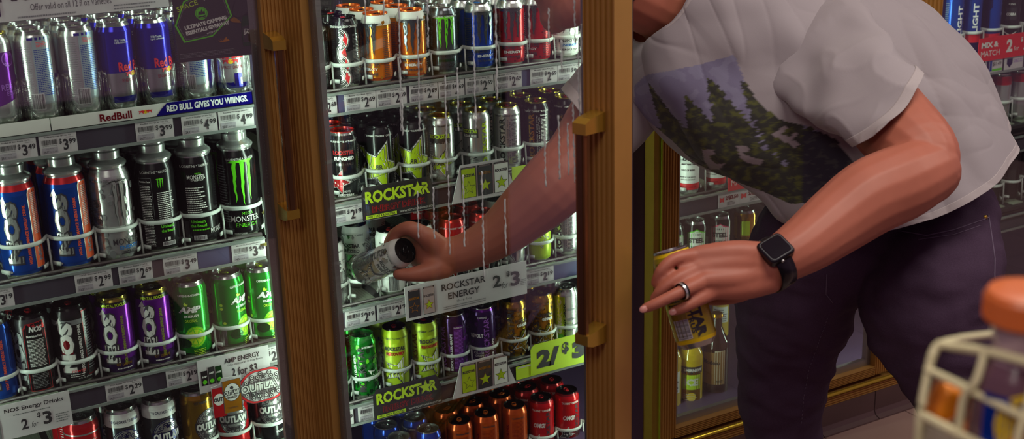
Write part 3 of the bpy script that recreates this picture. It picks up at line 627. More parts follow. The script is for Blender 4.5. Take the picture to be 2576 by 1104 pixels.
can('mon_tribal', R0, H0, [(0,'black')], 'blacklid','blacklid','redtab', a_tribal, 'black'); can('mon_blackclaw', R0, H0, [(0,'black')], 'blacklid','blacklid','alu', a_mon('silver',None,'MONSTER','ENERGY','offwhite'), 'black')
can('mon_orange', R0, H0, [(0,'dorange'),(.05,'orange'),(.80,'amber'),(.84,'offwhite')], 'orangelid','orangelid','blacklid', a_mon('smoke','ink','MONSTER','ENERGY','offwhite','ULTRA SUNRISE','ink','amber',topc='ink'), 'offwhite')
can('mon_grey', R0, H0, [(0,'smoke')], 'alu','alu','alu', a_mon('mgreen','ink','MONSTER','ENERGY','dkgreen','UNLEADED','ink'), 'smoke')
can('mon_blue', R0, H0, [(0,'blue'),(.86,'silver')], 'alu','alu','skyblue', a_mon('smoke','ink','MONSTER','ENERGY','offwhite','ULTRA BLUE','ink','blue',topc='ink'), 'silver')
can('mon_red', R0, H0, [(0,'red'),(.86,'silver')], 'alu','alu','redtab', a_mon('smoke','ink','MONSTER','ENERGY','offwhite','ULTRA RED','ink','dkred',topc='ink'), 'silver')
can('mon_white', R0, H0, [(0,'white')], 'alu','alu','alu', a_mon('silver','grey','MONSTER','ENERGY','skyblue','ZERO ULTRA','ink','offwhite',topc='ink'), 'white')
can('rs_punched', R0, H0, [(0,'black'),(.78,'charcoal')], 'redlid','redlid','blacklid', lambda a,R,H: (a_rockstar(a,R,H,star='redtab',cu=-.016,sv=.27,sr=.030,rr=False,w1='ROCKSTAR',w1c='redtab',w2='PUNCHED',w2c='offwhite',top='TAURINE * B-VITAMINS'), a.text('ENERGY + PUNCH',.002,H*.53,.0055,'alu',.040,bold=.03), a.text('FRUIT PUNCH',.018,H*.29,.0048,'offwhite',.026), a.text('240MG',.002,H*.13,.005,'offwhite',.016), a.text('ENERGY DRINK',0,H*.075,.006,'offwhite',.038,bold=.03)))
can('rs_lime', R0, H0, [(0,'black')], 'blacklid','blacklid','blacklid', RS(sv=.40, sr=.060, w1=None, cu=-.003), 'black')
can('rs_sugarfree', R0, H0, [(0,'silver')], 'goldlid','goldlid','redtab', lambda a,R,H: (a.rect(-.027,.027,H*.62,H*.74,'ink'), a_rockstar(a,R,H,w1c='limeink',w2='SUGAR FREE',w2c='ink',star='lime',sv=.30,sr=.032,topc='ink',wy=.71,c1='ink'), a.text('14.9 oz (440 ml)',.004,H*.06,.003,'ink',.02)), 'silver')
can('rs_zero', R0, H0, [(0,'silver')], 'goldlid','goldlid','redtab', lambda a,R,H: (a.rect(-.040,.004,H*.60,H*.74,'ink'), a.text('ROCKSTAR',-.018,H*.70,.0095,'limeink',.040,bold=.04), a.text('SUGAR FREE',-.018,H*.63,.007,'offwhite',.036,bold=.05), a.text('ROCKSTAR',.020,H*.47,.013,'lime',H*.76,rot=90,bold=.03), a.text('ZERO',-.003,H*.26,.005,'ink',.014), a.text('SUGAR',-.003,H*.21,.005,'ink',.018), a.star(-.03,H*.3,.030,'ink',20), a.star(-.03,H*.3,.026,'silver',20)), 'silver')
can('rs_silfacts', R0, H0, [(0,'silver')], 'goldlid','goldlid','redtab', a_facts('ink',bigc='dkgrey'), 'silver'); can('rs_blkfacts', R0, H0, [(0,'black')], 'goldlid','goldlid','redtab', a_facts('offwhite',bigc='gold'), 'black'); can('rs_blackgold', R0, H0, [(0,'black')], 'goldlid','goldlid','redtab', RS(w1c='goldlid',w2='ENERGY DRINK',w2c='goldlid',sv=.3,sr=.03), 'black')
can('rs_pure', R0, H0, [(0,'silver'),(.55,'white')], 'blacklid','blacklid','blacklid', camo(('alu','silver','grey'), 4, 40, RS(star='silver',rr=False,w1c='ink',w2='PURE ZERO',w2c='ink',side='grey',topc='ink',c1='ink')), 'white')
can('rs_whitefacts', R0, H0, [(0,'white')], 'blacklid','blacklid','redtab', lambda a,R,H: (a.text('Nutrition Facts',-.004,H*.83,.006,'ink',.042,bold=.03), a.rect(-.028,.022,H*.735,H*.75,'redtab'), a.lines(-.028,.022,H*.36,H*.80,18,'ink',.4,.1), a.text('PLEASE RECYCLE',-.018,H*.27,.004,'ink',.022), a.text('ZERO',.030,H*.4,.010,'ink',H*.3,rot=90), a.barcode(-.006,.018,H*.08,H*.33,bgc=None)), 'white')
can('rs_whitered', R0, H0, [(0,'white')], 'blacklid','blacklid','redtab', RS(star='redtab',sv=.28,sr=.030,rr=False,w1c='ink',w2='PURE ZERO',w2c='redtab',topc='ink',c1='ink'), 'white'); can('rs_redtop', R0, H0, [(0,'black'),(.45,'red')], 'redlid','redlid','blacklid', RS(star='dkred',sv=.25,sr=.03,rr=False,w1c='offwhite',w2='ENERGY DRINK',w2c='offwhite'), 'redlid')
can('rs_silverblk', R0, H0, [(0,'silver'),(.5,'white')], 'blacklid','blacklid','blacklid', RS(star='ink',sv=.34,sr=.036,rr=False,line='silver',w1c='ink',topc='ink',c1='ink'), 'white'); can('rs_lemon', R0, H0, [(0,'lime')], 'blacklid','blacklid','blacklid', RS(star='lime',sv=.42,sr=.026,line='offwhite',w1c='ink',w2='LEMONADE',w2c='ink',topc='ink',c1='ink',rr=False), 'lime')
can('rs_green', R0, H0, [(0,'green')], 'greenlid','greenlid','dkgreen', camo(('dkgreen','green','mgreen'), 2, 60, a_green), 'greenlid'); can('rs_recovery', R0, H0, [(0,'lime')], 'blacklid','blacklid','redtab', camo(('lime','limeink'), 8, 30, RS(star='lime',cu=.006,sv=.33,sr=.034,w1c='ink',w2='RECOVERY',w2c='redtab',topc='ink',c1='ink',side='gold')), 'lime')
can('rs_purple', R0, H0, [(0,'dkpurple')], 'alu','blacklid','alu', camo(('purple','dkpurple'), 6, 40, a_purpl), 'dkpurple'); can('rs_purple2', R0, H0, [(0,'dkpurple')], 'alu','blacklid','alu', camo(('purple','dkpurple','purple'), 9, 50, a_purpl2), 'purple')
can('rs_ginger', R0, H0, [(0,'gold')], 'blacklid','blacklid','goldlid', camo(('gold','charcoal','tan','goldlid'), 3, 70, a_ginger), 'gold'); can('rs_organic', R0, H0, [(0,'mgreen'),(.16,'silver')], 'alu','alu','alu', a_organic, 'alu')
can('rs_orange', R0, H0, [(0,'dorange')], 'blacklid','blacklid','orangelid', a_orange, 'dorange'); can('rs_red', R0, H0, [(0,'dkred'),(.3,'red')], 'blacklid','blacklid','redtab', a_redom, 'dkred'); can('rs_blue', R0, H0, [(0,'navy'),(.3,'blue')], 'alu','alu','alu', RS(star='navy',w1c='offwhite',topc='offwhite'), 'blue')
can('bud', .031, .172, [(0,'silver'),(.10,'redpaint'),(.21,'white'),(.80,'redpaint'),(.86,'white')], art=a_bud); can('steel_green', R0, H0*.95, [(0,'black'),(.82,'black')], art=a_steel('mgreen')); can('steel_pink', R0, H0*.95, [(0,'black')], art=a_steel('pink')); can('draft', R0, H0*.95, [(0,'charcoal'),(.46,'gold')], art=a_draft)
can('tall_blue', .032, .235, [(0,'rbblue'),(.12,'navy'),(.22,'redpaint'),(.33,'skyblue'),(.36,'nosblue'),(.86,'redpaint')], art=a_tallblue); can('tall_bluelogo', .032, .235, [(0,'redpaint'),(.30,'nosblue')], art=lambda a,R,H: a.poly([(-.034,H*.35),(-.002,H*.35),(-.004,H*.62),(.004,H*.66),(.002,H*.9),(-.034,H*.9)],'navy')); can('tall_black', .032, .235, [(0,'charcoal')], art=a_tallblk)
can('silver_redtop', R0, .165, [(0,'silver'),(.78,'red')], art=lambda a,R,H: a.lines(-.03,-.012,H*.1,H*.75,30,'grey',.4)); can('tall_dark', .031, .19, [(0,'charcoal')], art=lambda a,R,H: (a.lines(-.03,-.01,H*.2,H*.8,22,'grey',.4), a.rect(-.005,.02,H*.4,H*.6,'dkgrey')), neck='charcoal')

def bottle(name, R, H, liquid, label, artf, cap='gold', neckbase=.60):
    g = M('bottle_'+name, liquid, 0, .08, .05, 20, spec=.8); q = MB()
    q.lathe([(R*.7, .001), (R*.93, .0), (R, .006), (R, H*neckbase), (R*.93, H*(neckbase+.06)), (R*.62, H*(neckbase+.15)), (R*.44, H*(neckbase+.22)), (R*.40, H*.95), (R*.47, H*.955), (R*.47, H*.97), (R*.42, H*.972), (0, H*.972)], g, 28); d = dict(body=q.mesh('body'))
    q = MB(); q.lathe([(R*.50, H*.955), (R*.51, H*.965), (R*.45, H*.995), (R*.30, H), (0, H)], pm(cap), 20); d['cap'] = q.mesh('cap')
    a = Art(R); artf(a, R, H); d['label'] = a.mesh('label'); KIND[name] = (d, R, H)
bottle('yellow_bottle', .031, .225, (190, 160, 24), 'lime', lambda a,R,H: (a.rect(-.026,.026,H*.10,H*.46,'gold'), a.rect(-.024,.024,H*.24,H*.42,'limeink'), a.rect(-.032,.032,H*.435,H*.52,'ink'), a.text('SMIRNOFF',.004,H*.478,.0085,'offwhite',.050,bold=.05), a.text('ICE',0,H*.33,.020,'offwhite',.036,bold=.05), a.disc(0,H*.15,.012,'yellow'), a.lines(-.02,.02,H*.11,H*.2,4,'offwhite',.3)), 'gold')
bottle('brown_bottle', .033, .235, (52, 30, 24), 'cream', lambda a,R,H: (a.poly([(-.036,H*.20),(.030,H*.20),(.030,H*.60),(-.036,H*.56)],'tan'), a.rect(.002,.029,H*.20,H*.60,'cream'), a.text('Modelo',-.008,H*.46,.012,'ink',.048,bold=.04), a.lines(.006,.024,H*.22,H*.26,2,'ink',.4)), 'gold', .62)
bottle('clear_bottle', .030, .235, (190, 160, 60), 'cream', lambda a,R,H: (a.rect(-.03,.03,H*.25,H*.5,'offwhite'), a.lines(-.026,.026,H*.27,H*.48,6,'navy',.4), a.rect(-.012,.012,H*.70,H*.80,'offwhite')), 'silver')

PARTN = {'body':'body','lid':'lid','tab':'tab','print':'print','flange':'flange','cap':'cap','label':'label'}
def place(kind, X, Y, Z, turn, scale, label, cat='can', group=None, name=None, bare=False, rot=None):
    d, R, H = KIND[kind]
    base = math.atan2(CAM.x-X, -(CAM.y-Y))            # heading from the can to the viewer
    r = thing(name or ('bottle' if 'bottle' in kind else 'drink_can'), label, cat, (X, Y, Z), rot or (0, 0, base+math.radians(turn)), group, scale)
    for k, me in d.items():
        if bare and k == 'print': continue
        o = obj(PARTN[k], me, r)
    return r
# ------------------------------------------------------------------ what stands on the shelves
def railz(p, q): return (onY(*p).z+onY(*q).z)/2
SL, SM, SR = 1.09, .965, .90
def row(items, zbase, sc, back=(), yoff=.03, backlab=None, back_dy=None, deck=None):
    lanes = []; xs = []
    for it in items:
        px, py, kind, turn, label = it[:5]; cat = it[5] if len(it) > 5 else 'can'
        R = KIND[kind][1]*sc; Y = yoff+R + (it[6] if len(it) > 6 else 0)
        X = onY(px, py, Y).x
        if label: place(kind, X, Y, zbase, turn, sc, label, cat)
        lanes.append((X, R, yoff+R)); xs.append((X, Y, R, kind))
    for i, lab in back:
        X, Y, R, kind = xs[i]
        if items[i][4]: lab = 'can right behind the '+' '.join(items[i][4].replace(',', '').split()[:11])
        for q in range(2): place(kind, X, Y+(2*R+.010)*(q+1), zbase, random.uniform(-60, 60), sc, lab if q == 0 else lab.replace('can right', 'third-row can', 1))
    return lanes
ZA = onY(303, 280, .03).z; ZBb = onY(613, 603, .03).z; ZC = onY(669, 865, .03).z; ZD = onY(313, 1020, .065).z-H0*SL+.005
ZMA = onY(948, 215, .03).z; ZMB = onY(862, 506, .03).z; ZMC = onY(985, 746, .03).z; ZMD = onY(909, 1008, .03).z; ZME = onY(1150, 1060, .062).z-H0*SM+.005
ZR1 = onY(1734, 494, .03).z; ZR2 = onY(1748, 555, .06).z-H0*.95*SR+.004; ZR3 = onY(1730, 1034, .03).z
ZF1 = onY(2436, 150, .03).z; ZF2 = onY(2514, 187, .06).z-.165*SR+.004; ZF3 = onY(2560, 505, .03).z

top = 'on the top shelf behind the left closed door'
LA = row([
 (-10, 200, 'rb_purple', 25, 'purple slim can with silver base in a clear cup beside two silver cans'),
 (93, 180, 'rb_silver', 0, 'silver slim can with blue small print, next to the purple slim can'),
 (200, 170, 'rb_silver', 12, 'silver slim can with small print, next to the first blue-topped slim can'),
 (294, 160, 'rb_blue', 22, 'blue and silver slim can with red lettering between silver can and blue can'),
 (388, 150, 'rb_blue', 18, 'blue and silver slim can with red lettering beside the dark camping poster'),
 (489, 170, 'rb_silver', -12, 'silver slim can half hidden under the dark camping poster'),
 (581, 170, 'rb_band', -30, 'silver slim can with blue base band under the poster near door post')], ZA, SL,
 back=[(k, 'silver-rimmed slim can in the second row of the top shelf') for k in range(0, 7)])
LB = row([
 (45, 560, 'nos24', 0, 'tall blue twist-cap can with silver lettering, the lower of the blue pair'),
 (172, 540, 'nos24', 0, 'tall blue twist-cap can with orange side panel beside silver twist-cap can'),
 (283, 520, 'mon_sil24', 0, 'tall matte silver twist-cap can with grey claw mark'),
 (396, 500, 'mon_facts24', 0, 'tall black twist-cap can showing nutrition panel, beside the silver one'),
 (495, 490, 'mon_story24', 0, 'tall black twist-cap can with lines of white text, middle of black three'),
 (600, 472, 'mon_mega24', 14, 'tall black twist-cap can with big lime green claw mark')], ZBb, SL, back=[(k, 'x') for k in range(6)])
LC = row([
 (-8, 920, 'nos_blue', 0, 'blue can with silver upright lettering at the dark end of third shelf'),
 (86, 883, 'nos_facts', 6, 'charcoal can with red-edged nutrition panel on the third shelf'),
 (185, 865, 'nos_black', 0, 'charcoal can with white upright lettering and dark red script'),
 (294, 846, 'nos_purple', 0, 'purple can with white upright lettering beside the charcoal can'),
 (391, 821, 'nos_purple', 0, 'purple can with white upright lettering beside the green cans'),
 (484, 808, 'amp', -4, 'green lime-picture can, word fully facing out, beside purple can'),
 (577, 787, 'amp', 48, 'green lime-picture can turned sideways between two other green cans'),
 (663, 774, 'amp', 22, 'green lime-picture can nearest the gold door post')], ZC, SL,
 back=[(k, 'can in the second row of the third shelf, only its rim showing') for k in range(8)])
LD = row([
 (110, 1090, 'red_plain', 0, None), (203, 1070, 'red_plain', 0, 'red can with plain silver lid on the bottom shelf'),
 (306, 1050, 'outlaw_white', 8, 'white and blue can with zero calories ring beside the red can'),
 (399, 1030, 'outlaw_white', 24, 'white and blue can with zero calories ring beside the gold can'),
 (497, 1039, 'outlaw_gold', 42, 'gold can with ornate oval badge partly behind cut-out shelf sign'),
 (586, 1081, 'outlaw_red', 8, 'red can with ornate badge below the cut-out shelf sign'),
 (676, 1060, 'outlaw_black', 22, 'black can with ornate badge below the cut-out oval sign')], ZD, SL,
 back=[(k, 'can in the second row of the bottom left shelf') for k in (1, 2, 3, 4, 5, 6)])
xl0 = LA[0][0]-.10; xl1 = onY(652, 317).x
blueL = [(onY(497, 650).x, onY(585, 640).x)]
shelf('top shelf of clear cups behind the left closed door', xl0, xl1, ZA, railz((0,407),(650,317)), LA, stops=False, cups=True)
shelf('shelf holding the tall twist-cap cans', xl0, onY(668, 649).x, ZBb, railz((0,773),(666,649)), LB, stop_h=.070, blue=blueL)
shelf('shelf holding the purple and green cans', xl0, onY(715, 905).x, ZC, railz((174,1031),(717,909)), LC, stop_h=.055)
shelf('lowest left shelf holding the ornate badge cans', xl0, onY(715, 905).x, ZD, ZD-.04, LD, stop_h=.055)

MA = row([
 (784, 115, 'mon_blackclaw', 20, 'black can with silver claw mark beside the swirl-pattern black can'),
 (867, 122, 'mon_tribal', 0, 'black can covered in white and red tribal swirls'),
 (948, 109, 'mon_orange', -36, 'orange can with grey claw turned aside, next to the swirl-pattern can'),
 (1035, 95, 'mon_orange', 4, 'orange can with grey claw facing out, next to the grey can'),
 (1114, 85, 'mon_grey', 14, 'smoky grey can with green claw mark'),
 (1204, 68, 'mon_blue', 28, 'bright blue can with grey claw mark'),
 (1284, 68, 'mon_red', 6, 'red can with grey claw mark beside the bright blue can'),
 (1350, 100, 'mon_red', -34, 'red can with grey claw mark, partly hidden by the man\'s face'),
 (1421, 122, 'mon_white', 20, 'white claw-mark can behind the man\'s chin')], ZMA, SM,
 back=[(k, 'x') for k in range(9)])
MBl = row([
 (864, 385, 'rs_punched', 0, 'black can with red lid rim and red star'),
 (955, 385, 'rs_lime', 0, 'black can with big lime star beside the red-rimmed can'),
 (1040, 370, 'rs_lime', 4, 'black can with big lime star beside the silver can'),
 (1108, 370, 'rs_sugarfree', 0, 'silver can with gold rim, star logo facing out'),
 (1198, 318, 'rs_zero', 0, 'silver can with gold rim and lettering up its side'),
 (1275, 318, 'rs_silfacts', 0, 'silver can with gold rim showing its nutrition panel'),
 (1349, 311, 'rs_blkfacts', 0, 'black can with gold rim showing its nutrition panel'),
 (1423, 285, 'rs_blackgold', 0, 'black can with gold rim above the man\'s reaching arm')], ZMB, SM,
 back=[(k, 'can in the second row behind the gold-rimmed cans') for k in (0, 1, 2, 3, 4, 5, 6, 7)])
MC = row([
 (831, 655, 'rs_pure', 0, 'white and grey star can at the hinge end beside the empty lane'),
 (905, 650, 'rs_pure', -40, None),
 (984, 690, 'rs_whitefacts', 0, 'white can with barcode and black lid behind the blurred hand'),
 (1061, 700, 'rs_whitered', 0, 'white can with black lid and red star behind the reaching hand'),
 (1138, 640, 'rs_redtop', 0, 'red-topped can behind the reaching wrist'),
 (1214, 629, 'rs_redtop', 10, 'red-topped can behind the reaching forearm'),
 (1288, 656, 'rs_silverblk', 0, 'silver can with black star below the reaching forearm'),
 (1354, 643, 'rs_lemon', 8, 'lime yellow lemonade can below the reaching forearm'),
 (1422, 594, 'rs_silfacts', -8, 'silver nutrition-panel can below the man\'s elbow')], ZMC, SM,
 back=[(k, 'x') for k in (4, 5, 6, 7, 8)])
for px, py, dy, wd in ((896, 620, .085, 'first'), (938, 605, .175, 'second')):
    Y = .03+R0*SM+dy; place('rs_pure', onY(px, py, Y).x, Y, ZMC, -30, SM, 'grey and white patterned can, %s one deep in the emptied lane' % wd)
MD = row([
 (838, 890, 'rs_green', -40, 'green camouflage can at the hinge end, mostly hidden by the frame'),
 (914, 918, 'rs_green', 0, 'bright green camouflage can with lettering up its side'),
 (996, 915, 'rs_recovery', 0, 'lime yellow can with black star outline beside the green can'),
 (1070, 890, 'rs_recovery', 24, 'lime yellow can with black star outline beside the purple can'),
 (1143, 890, 'rs_purple', 0, 'purple can showing its nutrition panel'),
 (1213, 822, 'rs_purple2', 0, 'dark purple can with small white wording'),
 (1291, 815, 'rs_ginger', 14, 'gold camouflage can with star beside the dark purple can'),
 (1360, 806, 'rs_ginger', 4, 'gold camouflage can with star beside the pale green can'),
 (1423, 790, 'rs_organic', 0, 'silver and pale green can near the open door edge')], ZMD, SM,
 back=[(k, 'x') for k in range(9)])
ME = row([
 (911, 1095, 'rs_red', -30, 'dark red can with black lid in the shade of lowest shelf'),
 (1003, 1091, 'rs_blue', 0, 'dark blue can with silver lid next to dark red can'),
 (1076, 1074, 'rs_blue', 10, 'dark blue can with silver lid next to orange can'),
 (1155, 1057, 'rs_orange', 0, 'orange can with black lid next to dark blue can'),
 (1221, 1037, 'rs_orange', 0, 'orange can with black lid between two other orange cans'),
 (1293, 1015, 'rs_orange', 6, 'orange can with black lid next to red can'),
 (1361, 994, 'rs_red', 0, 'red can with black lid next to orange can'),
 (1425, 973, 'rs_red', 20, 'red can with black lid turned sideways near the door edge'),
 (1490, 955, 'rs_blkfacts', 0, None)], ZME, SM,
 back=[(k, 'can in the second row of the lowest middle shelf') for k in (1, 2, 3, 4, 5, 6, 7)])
xm0 = onY(806, 292).x-.02; xm1 = XM2a+.02
shelf('shelf of claw-mark cans seen through the open door', xm0, xm1, ZMA, railz((808,292),(1453,200)), MA, blue=[(onY(845, 280).x, onY(866, 275).x), (onY(1312, 210).x, onY(1333, 205).x)])
shelf('shelf of star-logo cans above the reaching hand', xm0, xm1, ZMB, railz((829,568),(1299,479)), MBl)
shelf('shelf with an emptied lane under the reaching hand', xm0, xm1, ZMC, railz((854,829),(1453,692)), MC, blue=[(onY(1392, 690).x, onY(1470, 675).x)])
shelf('shelf of camouflage cans above the orange cans', xm0, xm1, ZMD, railz((874,1074),(1478,905)), MD)
shelf('lowest middle shelf holding orange and red cans', xm0, xm1, ZME, ZME-.04, ME)
# right closed door
RA = row([(1731, 446, 'bud', 0, 'white and red beer can with black script beside the gold door frame'), (1799, 440, 'bud', -30, 'white and red beer can partly behind the man\'s shirt hem')], ZR1, SR)
RB = row([(1690, 600, 'steel_green', 30, 'dark can half hidden behind the gold door frame'), (1748, 600, 'steel_green', 10, 'black beer can with green shield label'), (1810, 590, 'steel_pink', 4, 'black beer can with pink shield label'), (1873, 580, 'draft', 0, 'gold-topped draft beer can beside the man\'s jeans')], ZR2, SR)
RC = row([(1684, 955, 'clear_bottle', 0, 'bottle half hidden behind the gold door frame', 'bottle'), (1737, 938, 'yellow_bottle', 6, 'yellow glass bottle with black and lime label', 'bottle'), (1800, 930, 'brown_bottle', -8, 'brown glass bottle with cream label beside the yellow bottle', 'bottle')], ZR3, 1.06)
place('clear_bottle', onY(1812, 806, .36).x, .36, ZR3+.02, 0, .85, 'small pale-labelled bottle standing behind the brown bottle', 'bottle')
xr0 = onY(1700, 552).x; xr1 = (X31+X40)/2-.04
shelf('beer shelf with red mix and match sign behind the man', xr0, xr1, ZR1, railz((1706,552),(1918,499)), RA, stop_h=.09)
shelf('shelf of shield-label beer cans behind the held can', xr0, xr1, ZR2, ZR2-.045, RB, stops=False)
shelf('bottom shelf of glass bottles by the man\'s leg', xr0, xr1, ZR3, ZR3-.03, RC, stops=False)
# far right door
FA = row([(2396, 50, 'tall_blue', 10, 'tall blue can with red band beside gold door frame'), (2443, 45, 'tall_blue', -10, 'tall blue can with red band beside the logo can'), (2493, 35, 'tall_bluelogo', 0, 'tall blue can with dark logo panel above red sign'), (2542, 25, 'tall_black', 0, 'tall black can with small white word panel'), (2592, 18, 'tall_black', 20, 'tall black can at the far end beyond the word-panel can')], ZF1, SR)
FB = row([(2470, 240, 'silver_redtop', 0, 'red-topped silver can half hidden by the man\'s shirt'), (2516, 235, 'silver_redtop', 0, 'red-topped silver can next to the half-hidden one'), (2562, 225, 'silver_redtop', 10, 'red-topped silver can at the far end of its row')], ZF2, SR)
FC = row([(2495, 445, 'tall_dark', 0, 'dark tall can just behind the man\'s back'), (2541, 434, 'tall_dark', 0, 'dark tall can with bright edges behind the jeans pocket'), (2589, 420, 'tall_dark', 10, 'dark tall can at the far end of its shelf')], ZF3, SR)
xf0 = onY(2400, 190).x-.10; xf1 = xf0+.72
shelf('far shelf of tall blue cans with red sign', xf0, xf1, ZF1, railz((2451,191),(2576,170)), FA, stop_h=.075)
shelf('far shelf of red-topped silver cans', xf0, xf1, ZF2, railz((2524,389),(2576,374)), FB, stop_h=.065)
shelf('far shelf of dark tall cans behind jeans pocket', xf0, xf1, ZF3, railz((2515,583),(2576,566)), FC, stop_h=.065)

# ------------------------------------------------------------------ price tags and signs
def flat(name, label, cat, x0, x1, z0, z1, y, color, artf, group=None, pts=None, thick=.0012, tilt=0):
    r = thing(name, label, cat, (x0, y, z0), (math.radians(tilt), 0, 0), group); Wd, Hh = x1-x0, z1-z0
    q = MB()
    if pts: q.prism([(p[0]*Wd, p[1]*Hh) for p in pts], 0, thick, pm(color))
    else: q.box(0, Wd, 0, thick, 0, Hh, pm(color))
    q.build('card', r); a = Art(None); artf(a, Wd, Hh); a.build('print', r); return r
def price(pxl, pxr, py, zb, dollars, cents, title, size, where):
    x0 = onY(pxl, py).x; x1 = onY(pxr, py).x
    def f(a, Wd, Hh):
        if title: a.text(title, Wd*.50, Hh*.89, Hh*.085, 'ink', Wd*.72, bold=.02)
        a.text('Retail Price', Wd*.82, Hh*.79, Hh*.05, 'ink', Wd*.2)
        vs, fs = [], []
        a.barcode(Wd*.06, Wd*.48, Hh*.50, Hh*.76, bgc=None); a.lines(Wd*.08, Wd*.46, Hh*.43, Hh*.47, 1, 'grey', .7, 0)
        a.rect(Wd*.05, Wd*.47, Hh*.06, Hh*.36, 'paper2'); a.text('Unit Price', Wd*.26, Hh*.30, Hh*.05, 'ink', Wd*.2); a.text(size, Wd*.16, Hh*.14, Hh*.14, 'ink', Wd*.15, bold=.02); a.text('Per FL OZ', Wd*.35, Hh*.13, Hh*.07, 'ink', Wd*.18)
        a.text('$', Wd*.56, Hh*.60, Hh*.30, 'ink', Wd*.075, bold=.02); a.text(dollars, Wd*.695, Hh*.42, Hh*.58, 'ink', Wd*.14, bold=.03); a.text(cents, Wd*.875, Hh*.56, Hh*.28, 'ink', Wd*.19, bold=.03)
    flat('price_tag', 'white price tag reading $%s.%s %s' % (dollars, cents, where), 'price tag', x0, x1, zb+.0025, zb+.0395, -.0035, 'paper', f)
z1, z2, z3 = railz((0,407),(650,317)), railz((0,773),(666,649)), railz((174,1031),(717,909))
price(-8, 94, 385, z1, '3', '49', 'RedBull SF Edtn Purple 12z Cn', '29.1*', 'below the silver slim cans')
price(99, 195, 370, z1, '3', '99', 'Redbull Energy SF 16z Cn', '24.9*', 'below the second silver slim can')
price(341, 437, 335, z1, '3', '99', 'RedBull Energy SF 16z Cn', '24.9*', 'below the second blue slim can')
price(456, 546, 315, z1, '4', '99', 'Redbull Energy SF 20z Cn', '24.9*', 'beside the blank rail space')
price(549, 638, 305, z1, '4', '99', 'RedBull Energy 20zCn', '25.0*', 'at the door-post end of the top rail')
price(-60, 36, 755, z2, '3', '19', 'NOS Energy 24zCn', '13.3*', 'at the dark end below the blue twist-cap cans')
price(188, 283, 710, z2, '2', '99', 'NOS Energy 24zCn', '12.5*', 'below the blue twist-cap cans')
price(298, 384, 690, z2, '2', '69', 'Monster Absol 16zCn', '16.8*', 'below the silver twist-cap can')
price(410, 497, 668, z2, '3', '49', 'Monster LC EnergyXXL 24zCn', '14.5*', 'beside the blue rail film')
price(582, 668, 635, z2, '3', '49', 'Monster LC EnergyXXL 24zCn', '14.5*', 'at the door-post end below the lime claw can')
price(266, 361, 990, z3, '2', '29', 'NOS Energy GT Grape 16z', '14.3*', 'below the purple cans')
price(418, 500, 955, z3, '2', '19', 'Amp Tropical Punch 16z Cn', '13.7*', 'below the first green can')
price(628, 716, 905, z3, '2', '19', 'Amp Energy 16z Cn', '13.7*', 'half behind the oval cut-out sign')
y1, y2, y3, y4 = railz((808,292),(1453,200)), railz((829,568),(1299,479)), railz((854,829),(1453,692)), railz((874,1074),(1478,905))
wm = 'below the claw-mark cans'
WHERE = ['silver-claw black', 'swirl-pattern black', 'turned-aside orange', 'facing-out orange', 'smoky grey', 'bright blue', 'unhidden red', 'half-hidden red', 'white claw-mark']
for w_, (a_, b_, n_) in zip(WHERE, ((780, 847, 'Mnstr Ultra Black 16z/Cn'), (866, 945, 'Monster Ultra Black 16z/Cn'), (946, 1022, 'Monster Sunrise 16z'), (1029, 1100, 'Monster Unleaded 16z'), (1102, 1167, 'Monster Ultra Blue 16z'), (1169, 1240, 'Monster Ultra Blue 16z'), (1243, 1311, 'Monster Ultra Red 16z'), (1333, 1400, 'Monster Ultra Red 16z'), (1401, 1465, 'Monster Zero Ultra 16z'))):
    price(a_, b_, 290-(a_-808)*.143-15, y1, '2', '69', n_, '16.8*', 'under the %s can' % w_)
price(829, 912, 550, y2, '2', '19', 'Rockstar Punched 16z', '13.7*', 'below the red-rimmed black can')
price(867, 943, 800, y3, '2', '19', 'Rockstar Pure Zero Mango 16z/Cn', '13.7*', 'below the emptied lane')
price(947, 1021, 780, y3, '2', '19', 'Rockstar Pure Zero Punch 16z', '13.7*', 'below the white barcode can')
price(1320, 1391, 690, y3, '2', '19', 'Rockstar Pure Zero Lemonade 16z Cn', '13.7*', 'below the lime yellow lemonade can')
price(820, 888, 1050, y4, '2', '19', 'Rockstar Revolt 16z', '13.7*', 'at the hinge end of the camouflage shelf')
price(899, 972, 1030, y4, '2', '19', 'Rockstar Revolt 16z/Cn', '13.7*', 'below the bright green can')
def tagr(x0, x1, py, zb, lab, artf): flat('price_tag', lab, 'price tag', onY(x0, py).x, onY(x1, py).x, zb+.003, zb+.041, -.0035, 'paper', artf)
zr = railz((1706,552),(1918,499)); zf = railz((2451,191),(2576,170))
def two350(a, W_, H_): a.text('2/$3.50', W_*.62, H_*.62, H_*.32, 'dkred', W_*.6, bold=.04); a.poly([(W_*.06,H_*.35),(W_*.26,H_*.55),(W_*.06,H_*.75)],'redpaint'); a.poly([(W_*.26,H_*.35),(W_*.06,H_*.55),(W_*.26,H_*.75)],'redpaint'); a.lines(W_*.4,W_*.8,H_*.12,H_*.4,3,'ink',.4)
tagr(1805, 1858, 520, zr, 'white tag with red 2/$3.50 next to the blank grey rail', two350); tagr(1858, 1922, 505, zr, 'white tag with red 2/$3.50 touching the man\'s jeans', two350)
tagr(2436, 2463, 180, zf, 'small white tag half hidden by the shirt', lambda a, W_, H_: a.text('11', W_*.5, H_*.5, H_*.4, 'grey', W_*.6))
tagr(2476, 2518, 172, zf, 'white tag with blue cans and green leaf strip', lambda a, W_, H_: (a.rect(W_*.06, W_*.22, H_*.1, H_*.9, 'navy'), a.rect(W_*.25, W_*.38, H_*.1, H_*.9, 'nosblue'), a.text('$1.49', W_*.68, H_*.6, H_*.35, 'ink', W_*.5), a.rect(W_*.4, W_*.98, H_*.08, H_*.25, 'mgreen')))
